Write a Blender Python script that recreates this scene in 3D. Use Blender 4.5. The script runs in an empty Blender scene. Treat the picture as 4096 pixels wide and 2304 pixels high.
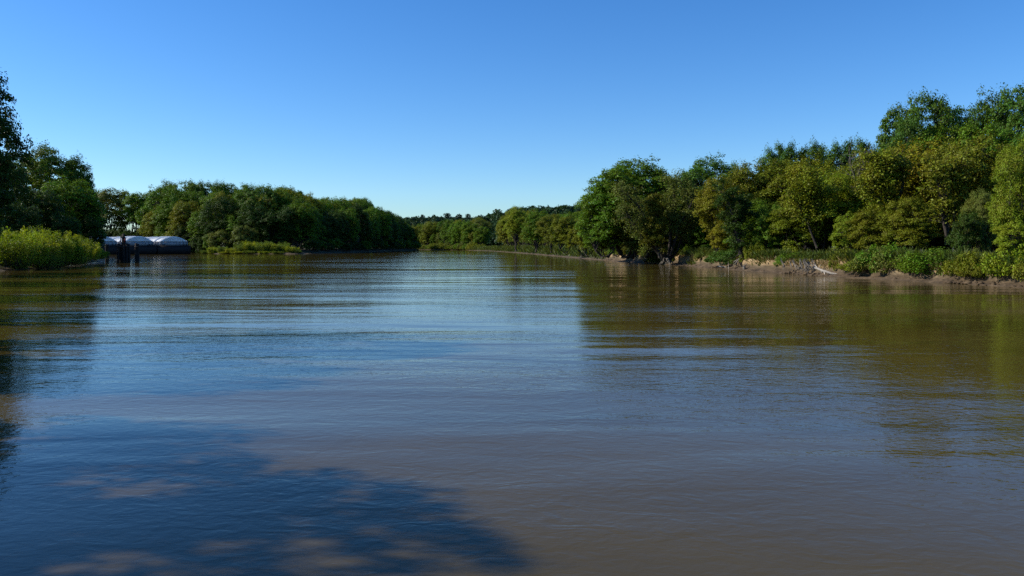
import bpy, math, random
import numpy as np
from mathutils import Vector, noise
from mathutils.geometry import tessellate_polygon

scene = bpy.context.scene
col = scene.collection
R = math.radians

# ------------------------------------------------------------------ camera, sky, sun, exposure
EYE = 3.3                      # metres above the water
FOCAL = 3215.0                 # focal length in photo pixels (4096 wide)
HORIZON = 984.0
cam_data = bpy.data.cameras.new("camera")
cam_data.sensor_width = 36.0
cam_data.lens = 36.0 * FOCAL / 4096.0
cam_data.shift_y = -(1152.0 - HORIZON) / 4096.0
cam_data.clip_start = 0.1
cam_data.clip_end = 12000.0
cam = bpy.data.objects.new("camera", cam_data)
cam.location = (0, 0, EYE)
cam.rotation_euler = (R(90), 0, 0)
col.objects.link(cam)
scene.camera = cam

SUN_EL = 33.0
SUN_FWD = 4.0                 # degrees the sun stands ahead (+) of straight left
world = bpy.data.worlds.new("World")
scene.world = world
world.use_nodes = True
wn = world.node_tree
wn.nodes.clear()
sky = wn.nodes.new("ShaderNodeTexSky")
sky.sky_type = 'NISHITA'
sky.sun_disc = False
sky.sun_elevation = R(SUN_EL)
sky.sun_rotation = R(-(90.0 - SUN_FWD))
sky.altitude = 300
sky.air_density = 1.0
sky.dust_density = 0.35
sky.ozone_density = 2.2
hs = wn.nodes.new("ShaderNodeHueSaturation")
hs.inputs['Saturation'].default_value = 1.30
hs.inputs['Value'].default_value = 1.0
bg = wn.nodes.new("ShaderNodeBackground")
bg.inputs['Strength'].default_value = 0.112
wo = wn.nodes.new("ShaderNodeOutputWorld")
wn.links.new(sky.outputs[0], hs.inputs['Color'])
wb = wn.nodes.new("ShaderNodeMix")       # white balance of the photograph: a cool, deep blue sky
wb.data_type = 'RGBA'
wb.blend_type = 'MULTIPLY'
wb.inputs[0].default_value = 1.0
wb.inputs[7].default_value = (0.71, 0.935, 1.21, 1)
wn.links.new(hs.outputs[0], wb.inputs[6])
wn.links.new(wb.outputs[2], bg.inputs['Color'])
wn.links.new(bg.outputs[0], wo.inputs['Surface'])

sun_data = bpy.data.lights.new("sun", 'SUN')
sun_data.energy = 5.0
sun_data.angle = R(0.53)
sun_data.color = (1.0, 0.93, 0.82)
sun = bpy.data.objects.new("sun", sun_data)
to_sun = Vector((-math.cos(R(SUN_EL)) * math.cos(R(SUN_FWD)),
                 math.cos(R(SUN_EL)) * math.sin(R(SUN_FWD)), math.sin(R(SUN_EL))))
sun.rotation_euler = to_sun.to_track_quat('Z', 'Y').to_euler()
sun.location = (-60, 0, 60)
col.objects.link(sun)

scene.view_settings.view_transform = 'Standard'
scene.view_settings.look = 'None'
scene.view_settings.exposure = 0.32
scene.view_settings.gamma = 1.0
scene.view_settings.use_curve_mapping = False
scene.render.engine = 'CYCLES'
scene.cycles.use_denoising = False
scene.cycles.max_bounces = 6
scene.cycles.diffuse_bounces = 3
scene.cycles.glossy_bounces = 3
scene.cycles.transmission_bounces = 3
scene.cycles.transparent_max_bounces = 4
scene.cycles.caustics_reflective = False
scene.cycles.caustics_refractive = False


def px2x(px, d):
    """world x of something seen at photo column px and standing d metres away"""
    return (px - 2048.0) / FOCAL * d


def top_z(py, d):
    return EYE + (HORIZON - py) / FOCAL * d


# ------------------------------------------------------------------ materials
def new_mat(name):
    m = bpy.data.materials.new(name)
    m.use_nodes = True
    nt = m.node_tree
    for n in list(nt.nodes):
        nt.nodes.remove(n)
    out = nt.nodes.new("ShaderNodeOutputMaterial")
    return m, nt, out


def N(nt, kind, **kw):
    n = nt.nodes.new(kind)
    for k, v in kw.items():
        if k.startswith('i_'):
            n.inputs[k[2:].replace('_', ' ')].default_value = v
        else:
            setattr(n, k, v)
    return n


def ramp(nt, stops, fac=None):
    r = nt.nodes.new("ShaderNodeValToRGB")
    e = r.color_ramp.elements
    e[0].position, e[0].color = stops[0][0], stops[0][1]
    e[1].position, e[1].color = stops[-1][0], stops[-1][1]
    for p, c in stops[1:-1]:
        x = e.new(p)
        x.color = c
    if fac is not None:
        nt.links.new(fac, r.inputs[0])
    return r


def math_node(nt, op, a, b=None):
    n = nt.nodes.new("ShaderNodeMath")
    n.operation = op
    for i, v in enumerate((a, b)):
        if v is None:
            continue
        if isinstance(v, (int, float)):
            n.inputs[i].default_value = v
        else:
            nt.links.new(v, n.inputs[i])
    return n.outputs[0]


def leaf_material(name, translucency=0.27, spread=0.85):
    """leaf colour comes from the object's own colour, varied leaf by leaf and clump by clump"""
    m, nt, out = new_mat(name)
    info = N(nt, "ShaderNodeObjectInfo")
    geo = N(nt, "ShaderNodeNewGeometry")
    tc = N(nt, "ShaderNodeTexCoord")
    nz = N(nt, "ShaderNodeTexNoise")
    nz.inputs['Scale'].default_value = 0.3
    nz.inputs['Detail'].default_value = 3.0
    nt.links.new(tc.outputs['Object'], nz.inputs['Vector'])
    hue = math_node(nt, 'ADD', math_node(nt, 'MULTIPLY', math_node(nt, 'SUBTRACT', nz.outputs[0], 0.5), -0.09),
                    math_node(nt, 'MULTIPLY', math_node(nt, 'SUBTRACT', geo.outputs['Random Per Island'], 0.5), 0.05))
    val = math_node(nt, 'ADD', 1.0 - spread * 0.5, math_node(nt, 'MULTIPLY', geo.outputs['Random Per Island'], spread))
    h = N(nt, "ShaderNodeHueSaturation")
    nt.links.new(info.outputs['Color'], h.inputs['Color'])
    nt.links.new(math_node(nt, 'ADD', hue, 0.5), h.inputs['Hue'])
    nt.links.new(val, h.inputs['Value'])
    p = N(nt, "ShaderNodeBsdfPrincipled")
    p.inputs['Roughness'].default_value = 0.5
    p.inputs['Specular IOR Level'].default_value = 0.12
    nt.links.new(h.outputs[0], p.inputs['Base Color'])
    tr = N(nt, "ShaderNodeBsdfTranslucent")
    tint = N(nt, "ShaderNodeMix", data_type='RGBA', blend_type='MULTIPLY')
    tint.inputs[0].default_value = 1.0
    nt.links.new(h.outputs[0], tint.inputs[6])
    tint.inputs[7].default_value = (1.25, 1.2, 0.55, 1)
    nt.links.new(tint.outputs[2], tr.inputs['Color'])
    mx = N(nt, "ShaderNodeMixShader")
    mx.inputs[0].default_value = translucency
    nt.links.new(p.outputs[0], mx.inputs[1])
    nt.links.new(tr.outputs[0], mx.inputs[2])
    nt.links.new(mx.outputs[0], out.inputs['Surface'])
    return m


def rough_material(name, stops, scale=3.0, rough=0.85, bump=0.03, detail=6.0, stretch=(1, 1, 1), bump_scale=None):
    m, nt, out = new_mat(name)
    tc = N(nt, "ShaderNodeTexCoord")
    mp = N(nt, "ShaderNodeMapping")
    mp.inputs['Scale'].default_value = stretch
    nt.links.new(tc.outputs['Object'], mp.inputs['Vector'])
    nz = N(nt, "ShaderNodeTexNoise")
    nz.inputs['Scale'].default_value = scale
    nz.inputs['Detail'].default_value = detail
    nz.inputs['Roughness'].default_value = 0.62
    nt.links.new(mp.outputs[0], nz.inputs['Vector'])
    r = ramp(nt, stops, nz.outputs[0])
    p = N(nt, "ShaderNodeBsdfPrincipled")
    p.inputs['Roughness'].default_value = rough
    p.inputs['Specular IOR Level'].default_value = 0.3
    nt.links.new(r.outputs[0], p.inputs['Base Color'])
    nb = N(nt, "ShaderNodeTexNoise")
    nb.inputs['Scale'].default_value = bump_scale or scale * 3
    nb.inputs['Detail'].default_value = 5.0
    nt.links.new(mp.outputs[0], nb.inputs['Vector'])
    b = N(nt, "ShaderNodeBump")
    b.inputs['Distance'].default_value = bump
    nt.links.new(nb.outputs[0], b.inputs['Height'])
    nt.links.new(b.outputs[0], p.inputs['Normal'])
    nt.links.new(p.outputs[0], out.inputs['Surface'])
    return m


def water_material():
    m, nt, out = new_mat("river_water")
    tc = N(nt, "ShaderNodeTexCoord")

    def nz(scale, sx, sy, detail=2.0, rough=0.5, dist=0.0, rot=0.0):
        mp = N(nt, "ShaderNodeMapping")
        mp.inputs['Scale'].default_value = (sx, sy, 1)
        mp.inputs['Rotation'].default_value = (0, 0, rot)
        nt.links.new(tc.outputs['Object'], mp.inputs['Vector'])
        n = N(nt, "ShaderNodeTexNoise")
        n.inputs['Scale'].default_value = scale
        n.inputs['Detail'].default_value = detail
        n.inputs['Roughness'].default_value = rough
        n.inputs['Distortion'].default_value = dist
        nt.links.new(mp.outputs[0], n.inputs['Vector'])
        return n.outputs[0]

    # wind patches: where the surface is ruffled and where it lies slick
    patch = nz(1.0, 0.022, 0.07, 3.0, 0.55, 0.4, 0.05)
    pr = ramp(nt, [(0.38, (0.25, 0.25, 0.25, 1)), (0.52, (0.65, 0.65, 0.65, 1)), (0.66, (1.5, 1.5, 1.5, 1))], patch)
    fine = nz(5.5, 0.9, 1.35, 2.5, 0.6, 0.5, 0.15)
    mid = nz(1.5, 0.85, 1.3, 2.5, 0.55, 1.0, -0.10)
    swell = nz(0.42, 0.35, 1.6, 1.5, 0.45, 0.4, 0.04)
    patch2 = nz(1.0, 0.018, 0.05, 2.5, 0.55, 0.6, -0.06)
    pr2 = ramp(nt, [(0.36, (0.12, 0.12, 0.12, 1)), (0.5, (0.5, 0.5, 0.5, 1)), (0.64, (1.3, 1.3, 1.3, 1))], patch2)
    slow = nz(0.09, 0.5, 1.6, 1.0, 0.4, 0.3, 0.1)
    a = math_node(nt, 'MULTIPLY', math_node(nt, 'MULTIPLY', fine, pr.outputs[0]), 0.0068)
    b = math_node(nt, 'MULTIPLY', math_node(nt, 'MULTIPLY', mid, pr.outputs[0]), 0.0145)
    c = math_node(nt, 'ADD', math_node(nt, 'MULTIPLY', math_node(nt, 'MULTIPLY', swell, pr2.outputs[0]), 0.050), math_node(nt, 'MULTIPLY', slow, 0.12))
    hgt = math_node(nt, 'ADD', math_node(nt, 'ADD', a, b), c)
    bp = N(nt, "ShaderNodeBump")
    bp.inputs['Strength'].default_value = 1.0
    bp.inputs['Distance'].default_value = 1.0
    nt.links.new(hgt, bp.inputs['Height'])
    # silt carried in drifts under the surface
    silt = nz(1.0, 0.05, 0.16, 4.0, 0.6, 0.6, 0.2)
    sr = ramp(nt, [(0.3, (0.048, 0.034, 0.007, 1)), (0.7, (0.082, 0.059, 0.014, 1))], silt)
    p = N(nt, "ShaderNodeBsdfPrincipled")
    p.inputs['Roughness'].default_value = 0.035
    p.inputs['IOR'].default_value = 1.28
    p.inputs['Specular IOR Level'].default_value = 0.36
    nt.links.new(sr.outputs[0], p.inputs['Base Color'])
    nt.links.new(bp.outputs[0], p.inputs['Normal'])
    nt.links.new(p.outputs[0], out.inputs['Surface'])
    return m


M = {
    'leaf': leaf_material("broad_leaves"),
    'willow': leaf_material("willow_leaves", 0.38, 0.6),
    'grass': leaf_material("grass_blades", 0.35, 0.7),
    'bark': rough_material("grey_brown_bark", [(0.3, (0.016, 0.013, 0.010, 1)), (0.7, (0.06, 0.05, 0.04, 1))], 2.5, 0.9, 0.05, stretch=(3, 3, 0.6)),
    'pale_bark': rough_material("pale_bark", [(0.3, (0.10, 0.085, 0.065, 1)), (0.7, (0.24, 0.21, 0.17, 1))], 2.5, 0.9, 0.05, stretch=(3, 3, 0.6)),
    'driftwood': rough_material("bleached_driftwood", [(0.25, (0.30, 0.25, 0.19, 1)), (0.75, (0.62, 0.56, 0.47, 1))], 4, 0.8, 0.02),
    'mud': rough_material("river_mud", [(0.28, (0.040, 0.029, 0.015, 1)), (0.5, (0.100, 0.074, 0.040, 1)), (0.74, (0.22, 0.170, 0.10, 1))], 0.55, 0.9, 0.22, 8.0, (1, 1, 2.2), 2.2),
    'soil': rough_material("forest_floor", [(0.3, (0.028, 0.024, 0.013, 1)), (0.7, (0.07, 0.065, 0.028, 1))], 0.8, 0.95, 0.15),
    'timber': rough_material("creosoted_timber", [(0.3, (0.010, 0.008, 0.007, 1)), (0.7, (0.035, 0.026, 0.02, 1))], 5, 0.85, 0.02, stretch=(3, 3, 0.5)),
    'hull': rough_material("rusty_hull_paint", [(0.3, (0.008, 0.007, 0.008, 1)), (0.72, (0.026, 0.018, 0.016, 1))], 0.6, 0.7, 0.01),
    'white': rough_material("weathered_white_cover", [(0.2, (0.55, 0.57, 0.56, 1)), (0.6, (0.78, 0.80, 0.79, 1))], 0.5, 0.5, 0.004),
    'coaming': rough_material("grey_coaming_paint", [(0.25, (0.20, 0.22, 0.24, 1)), (0.7, (0.42, 0.44, 0.45, 1))], 0.9, 0.6, 0.006),
    'red': rough_material("faded_red_paint", [(0.3, (0.20, 0.012, 0.012, 1)), (0.7, (0.34, 0.03, 0.03, 1))], 3, 0.7, 0.004),
    'water': water_material(),
}
# the mud is dark where the river keeps it wet and pale where the cut bank has dried
_nt = M['mud'].node_tree
_tc = N(_nt, "ShaderNodeTexCoord")
_sp = N(_nt, "ShaderNodeSeparateXYZ")
_nt.links.new(_tc.outputs['Object'], _sp.inputs[0])
_rp = ramp(_nt, [(0.12, (0.75, 0.68, 0.66, 1)), (0.42, (1.0, 0.98, 0.95, 1)), (0.60, (2.4, 2.2, 1.95, 1))], math_node(_nt, 'MULTIPLY', _sp.outputs[2], 0.6))
_mx = N(_nt, "ShaderNodeMix", data_type='RGBA', blend_type='MULTIPLY')
_mx.inputs[0].default_value = 1.0
_pb = [n for n in _nt.nodes if n.type == 'BSDF_PRINCIPLED'][0]
_src = _pb.inputs['Base Color'].links[0].from_socket
_nt.links.new(_src, _mx.inputs[6])
_nt.links.new(_rp.outputs[0], _mx.inputs[7])
_nt.links.new(_mx.outputs[2], _pb.inputs['Base Color'])


# ------------------------------------------------------------------ mesh helpers
def link(name, mesh, parent=None, mat=None):
    o = bpy.data.objects.new(name, mesh)
    col.objects.link(o)
    if mat is not None and not mesh.materials:
        mesh.materials.append(mat)
    if parent is not None:
        o.parent = parent
    return o


def tag(o, label=None, cat=None, group=None, kind=None):
    if label:
        o["label"] = label
    if cat:
        o["category"] = cat
    if group:
        o["group"] = group
    if kind:
        o["kind"] = kind
    return o


def empty(name, loc=(0, 0, 0), rz=0.0):
    e = bpy.data.objects.new(name, None)
    e.empty_display_size = 0.5
    e.location = loc
    e.rotation_euler = (0, 0, rz)
    col.objects.link(e)
    return e


def np_mesh(name, V, F, smooth=False):
    """mesh from an (n,3) array and a list of same-size face arrays"""
    me = bpy.data.meshes.new(name)
    V = np.asarray(V, dtype=np.float32)
    if not isinstance(F, (list, tuple)):
        F = [F]
    F = [np.asarray(f, dtype=np.int32) for f in F if len(f)]
    me.vertices.add(len(V))
    me.vertices.foreach_set("co", V.ravel())
    loops = np.concatenate([f.ravel() for f in F])
    tot = np.concatenate([np.full(len(f), f.shape[1], dtype=np.int32) for f in F])
    start = np.concatenate([[0], np.cumsum(tot)[:-1]]).astype(np.int32)
    me.loops.add(len(loops))
    me.loops.foreach_set("vertex_index", loops)
    me.polygons.add(len(tot))
    me.polygons.foreach_set("loop_start", start)
    me.polygons.foreach_set("loop_total", tot)
    if smooth:
        me.polygons.foreach_set("use_smooth", np.ones(len(tot), dtype=bool))
    me.update(calc_edges=True)
    me.validate()
    return me


class MB:
    """collects boxes, tubes and grids into one mesh"""
    def __init__(self):
        self.v, self.f3, self.f4 = [], [], []

    def add(self, verts, faces):
        k = len(self.v)
        self.v.extend([tuple(p) for p in verts])
        for f in faces:
            (self.f3 if len(f) == 3 else self.f4).append([k + i for i in f])

    def box(self, x0, x1, y0, y1, z0, z1):
        vs = [(x, y, z) for z in (z0, z1) for y in (y0, y1) for x in (x0, x1)]
        self.add(vs, [(0, 2, 3, 1), (4, 5, 7, 6), (0, 1, 5, 4), (2, 6, 7, 3), (0, 4, 6, 2), (1, 3, 7, 5)])

    def tube(self, pts, rad, sides=6, cap=True):
        pts = [Vector(p) for p in pts]
        n = len(pts)
        vs, fs = [], []
        up = Vector((0.31, 0.17, 0.93))
        for i, p in enumerate(pts):
            t = (pts[min(i + 1, n - 1)] - pts[max(i - 1, 0)])
            if t.length < 1e-6:
                t = Vector((0, 0, 1))
            t.normalize()
            a = t.cross(up if abs(t.dot(up)) < 0.95 else Vector((1, 0, 0))).normalized()
            b = t.cross(a)
            for s in range(sides):
                ang = 2 * math.pi * s / sides
                vs.append(p + (a * math.cos(ang) + b * math.sin(ang)) * rad[i])
        for i in range(n - 1):
            for s in range(sides):
                s2 = (s + 1) % sides
                fs.append((i * sides + s, i * sides + s2, (i + 1) * sides + s2, (i + 1) * sides + s))
        if cap:
            for base, c in ((0, pts[0]), ((n - 1) * sides, pts[-1])):
                vs.append(c)
                for s in range(sides):
                    fs.append((base + s, base + (s + 1) % sides, len(vs) - 1))
        self.add(vs, fs)

    def mesh(self, name, smooth=False):
        return np_mesh(name, self.v, [self.f4, self.f3], smooth)


def leaf_mesh(name, P, Nn, size, aspect, rng, along=None):
    """one rhombic leaf spray per point, lying across normal Nn"""
    n = len(P)
    Nn = Nn / (np.linalg.norm(Nn, axis=1, keepdims=True) + 1e-9)
    r = rng.normal(size=(n, 3)) if along is None else along + 0.35 * rng.normal(size=(n, 3))
    t = np.cross(Nn, r)
    if along is not None:
        t = np.cross(t, Nn)
    t /= (np.linalg.norm(t, axis=1, keepdims=True) + 1e-9)
    b = np.cross(Nn, t)
    s = size[:, None]
    a = s * aspect
    fold = Nn * s * 0.18
    V = np.empty((n, 4, 3))
    V[:, 0] = P - t * s
    V[:, 1] = P + b * a + fold
    V[:, 2] = P + t * s
    V[:, 3] = P - b * a + fold
    F = np.arange(n * 4).reshape(n, 4)
    return np_mesh(name, V.reshape(-1, 3), F)


def unit(v):
    return v / (np.linalg.norm(v, axis=-1, keepdims=True) + 1e-9)


# ------------------------------------------------------------------ tree prototypes
def tree_proto(seed, H, Rad, base, lobes, nclump, nleaf, leaf, form='round', stems=1, jag=0.0, flat=0.75, trunk_r=0.3, droop=0.0, clump_r=0.95, bare=0.0, bark='bark'):
    """returns (wood mesh, foliage mesh) for a tree standing at the origin"""
    rng = np.random.default_rng(seed)
    wood = MB()
    # --- lobes: the big masses of the crown
    L = []
    for i in range(lobes):
        t = (i + 0.5) / lobes
        if form == 'column':
            z = base + (H - base) * (0.12 + 0.78 * t)
            env = Rad * (0.55 + 0.6 * math.sin(math.pi * min(1, t * 0.9 + 0.1)))
            rl = Rad * rng.uniform(0.55, 0.75) * (1.0 - 0.45 * max(0, t - 0.5))
            rad = env * rng.uniform(0.05, 0.45)
        elif form == 'vase':
            z = base + (H - base) * (0.15 + 0.68 * t ** 0.8)
            env = Rad * (0.4 + 0.75 * min(1.0, t * 1.5)) * (1.0 if t < 0.75 else 0.75)
            rl = Rad * rng.uniform(0.32, 0.48)
            rad = env * rng.uniform(0.35, 0.8)
        else:
            z = base + (H - base) * (0.14 + 0.70 * t)
            env = Rad * math.sqrt(max(0.05, 1 - (2 * t - 0.85) ** 2 / 1.6))
            rl = Rad * rng.uniform(0.36, 0.52)
            rad = env * rng.uniform(0.3, 0.72)
        if i >= lobes - 1:
            rad *= 0.35
        ang = i * 2.399 + rng.uniform(-0.5, 0.5)
        top = min(z, H - rl * 0.8)
        L.append((np.array([rad * math.cos(ang), rad * math.sin(ang), top]), rl))
    # --- trunk and limbs
    fork = base * rng.uniform(0.55, 0.85)
    limb_pts = []
    stem_tops = []
    for s in range(stems):
        if stems == 1:
            off = np.zeros(3)
            tip = np.array([rng.uniform(-.4, .4), rng.uniform(-.4, .4), fork])
        else:
            a = 2 * math.pi * s / stems + rng.uniform(-.3, .3)
            off = np.array([math.cos(a), math.sin(a), 0]) * trunk_r * 1.3
            tip = np.array([math.cos(a) * Rad * 0.3, math.sin(a) * Rad * 0.3, fork * rng.uniform(0.9, 1.4)])
        r0 = trunk_r * (1.0 if stems == 1 else 0.72)
        pts, rr = [], []
        for k in range(6):
            u = k / 5
            p = off * (1 - u) + tip * u + rng.normal(size=3) * np.array([.10, .10, 0]) * (1 if 0 < k else 0)
            p[2] = -0.8 + (tip[2] + 0.8) * u
            pts.append(p)
            rr.append(r0 * (1.45 if k == 0 else 1.0 - 0.35 * u))
        wood.tube(pts, rr, 8)
        stem_tops.append((pts[-1], rr[-1]))
    for c, rl in L:
        k = int(np.argmin([np.linalg.norm((c - s[0])[:2]) + rng.uniform(0, 1) for s in stem_tops]))
        p0, r0 = stem_tops[k]
        end = c + np.array([0, 0, rl * 0.25])
        midp = p0 * 0.5 + end * 0.5 + np.array([(c[0] - p0[0]) * 0.12, (c[1] - p0[1]) * 0.12, -0.06 * (end[2] - p0[2])])
        pts, rr = [], []
        for q in range(7):
            u = q / 6
            p = (1 - u) ** 2 * p0 + 2 * u * (1 - u) * midp + u * u * end + rng.normal(size=3) * 0.12 * (0 < q < 6)
            pts.append(p)
            rr.append(max(0.035, r0 * 0.78 * (1 - u) ** 0.8))
        wood.tube(pts, rr, 6, cap=False)
        limb_pts += pts[2:]
    limb_pts = np.array(limb_pts)
    # --- clumps on the lobes, then leaves on the clumps
    P, Nn, S, A = [], [], [], []
    weights = np.array([l[1] ** 2 for l in L])
    counts = np.maximum(6, (nclump * weights / weights.sum())).astype(int)
    for (c, rl), cnt in zip(L, counts):
        d = rng.normal(size=(cnt, 3))
        d[:, 2] += 0.45
        outward = unit(np.array([c[0], c[1], 0.0]) + 1e-4) * 0.5
        d = unit(d + outward)
        low = d[:, 2] < -0.45
        d[low, 2] *= -0.5
        d = unit(d)
        rr = rl * rng.uniform(0.62, 1.06, size=cnt)
        cc = c + d * rr[:, None] * np.array([1, 1, flat + 0.2])
        cr = clump_r * rng.uniform(0.45, 1.35, size=cnt)
        for j in range(cnt):
            zr = cr[j] * flat
            cen = cc[j]
            if jag > 0 and d[j, 2] > 0.35 and rng.random() < 0.6:
                zr = cr[j] * (1.0 + jag)
                cen = cen + np.array([0, 0, cr[j] * jag * 0.6])
            if bare > 0 and rng.random() < bare:
                n_l = int(nleaf * 0.15)
            else:
                n_l = int(nleaf * rng.uniform(0.7, 1.3) * (cr[j] / clump_r) ** 1.3)
            if n_l < 3:
                continue
            e = unit(rng.normal(size=(n_l, 3)))
            e[:, 2] = np.where(e[:, 2] < -0.3, -e[:, 2] * 0.6, e[:, 2])
            rad = rng.uniform(0.35, 1.0, size=(n_l, 1)) ** 0.6
            tail = rng.random((n_l, 1)) < 0.05
            rad = np.where(tail, rad * 1.35, rad)
            pos = cen + e * rad * np.array([cr[j], cr[j], zr])
            if droop:
                hx = np.linalg.norm(e[:, :2], axis=1)
                pos[:, 2] -= droop * hx ** 2 * cr[j]
            P.append(pos)
            Nn.append(0.55 * e + 0.35 * d[j] + np.array([0, 0, 0.40]) + 0.48 * rng.normal(size=(n_l, 3)))
            S.append(leaf * rng.uniform(0.6, 1.25, size=n_l))
            # the twig that carries the clump
            if j % 2 == 0:
                q = limb_pts[np.argmin(np.linalg.norm(limb_pts - cen, axis=1))]
                m_ = (q + cen) / 2 + rng.normal(size=3) * 0.2
                wood.tube([q, m_, cen], [0.055, 0.04, 0.018], 4, cap=False)
    P = np.concatenate(P); Nn = np.concatenate(Nn); S = np.concatenate(S)
    fm = leaf_mesh("crown", P, Nn, S, 0.62, rng)
    fm.materials.append(M['leaf'])
    wm = wood.mesh("trunk", True)
    wm.materials.append(M[bark])
    return wm, fm, float(np.percentile(P[:, 2], 99.8)), float(np.percentile(np.hypot(P[:, 0], P[:, 1]), 97.5))


def willow_proto(seed, H, Rad, nstem, nleaf, leaf, lean=0.35):
    """a bushy thicket: many upright wands feathered with narrow leaves"""
    rng = np.random.default_rng(seed)
    wood = MB()
    P, Nn, S, T = [], [], [], []
    for s in range(nstem):
        a = rng.uniform(0, 2 * math.pi)
        r0 = Rad * math.sqrt(rng.random()) * 0.75
        b = np.array([r0 * math.cos(a), r0 * math.sin(a), -0.3])
        h = H * rng.uniform(0.6, 1.0) * (1 - 0.5 * (r0 / Rad) ** 2)
        out = np.array([math.cos(a), math.sin(a), 0]) * lean * h * (0.25 + r0 / Rad)
        tip = b + out + np.array([rng.normal() * .3, rng.normal() * .3, h + 0.3])
        midp = b * 0.5 + tip * 0.5 - out * 0.25
        ts = np.linspace(0, 1, 5)
        wood.tube([(1 - u) ** 2 * b + 2 * u * (1 - u) * midp + u * u * tip for u in ts],
                  [0.05 * (1 - 0.8 * u) for u in ts], 4, cap=False)
        u = rng.uniform(0.12, 1.05, size=(nleaf, 1)) ** 0.8
        ctr = (1 - u) ** 2 * b + 2 * u * (1 - u) * midp + u * u * tip
        wdt = 0.21 * H * (1.12 - 0.8 * u) * rng.uniform(0.4, 1.2, size=(nleaf, 1)) + 0.08
        e = unit(rng.normal(size=(nleaf, 3)))
        pos = ctr + e * wdt
        P.append(pos)
        Nn.append(e + 0.5 * rng.normal(size=(nleaf, 3)) + np.array([0, 0, 0.25]))
        T.append(e * 0.8 + np.array([0, 0, 0.35]))
        S.append(leaf * rng.uniform(0.6, 1.3, size=nleaf))
    P = np.concatenate(P); Nn = np.concatenate(Nn); S = np.concatenate(S); T = np.concatenate(T)
    fm = leaf_mesh("foliage", P, Nn, S, 0.30, rng, along=T)
    fm.materials.append(M['willow'])
    wm = wood.mesh("stems", True)
    wm.materials.append(M['bark'])
    return wm, fm, float(np.percentile(P[:, 2], 99.5)), float(np.percentile(np.hypot(P[:, 0], P[:, 1]), 97.5))


def shrub_proto(seed, H, Rad, nclump, nleaf, leaf):
    """low sprawling bush of leafy mounds"""
    rng = np.random.default_rng(seed)
    wood = MB()
    P, Nn, S = [], [], []
    for c in range(nclump):
        a = rng.uniform(0, 2 * math.pi)
        r0 = Rad * math.sqrt(rng.random())
        z = H * (1 - (r0 / Rad) ** 2 * 0.7) * rng.uniform(0.25, 0.95)
        cen = np.array([r0 * math.cos(a), r0 * math.sin(a), z])
        cr = 0.24 * H * rng.uniform(0.7, 1.3)
        e = unit(rng.normal(size=(nleaf, 3)))
        pos = cen + e * (rng.uniform(0.3, 1.0, size=(nleaf, 1)) ** 0.6) * cr
        P.append(pos)
        Nn.append(0.6 * e + np.array([0, 0, 0.45]) + 0.45 * rng.normal(size=(nleaf, 3)))
        S.append(leaf * rng.uniform(0.6, 1.3, size=nleaf))
        if c % 3 == 0:
            wood.tube([(cen[0] * .25, cen[1] * .25, -0.2), (cen[0] * .7, cen[1] * .7, z * .6), tuple(cen)], [0.045, 0.03, 0.012], 4, cap=False)
    fm = leaf_mesh("foliage", np.concatenate(P), np.concatenate(Nn), np.concatenate(S), 0.62, rng)
    fm.materials.append(M['leaf'])
    wm = wood.mesh("stems", True)
    wm.materials.append(M['bark'])
    return wm, fm, H, Rad


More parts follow.
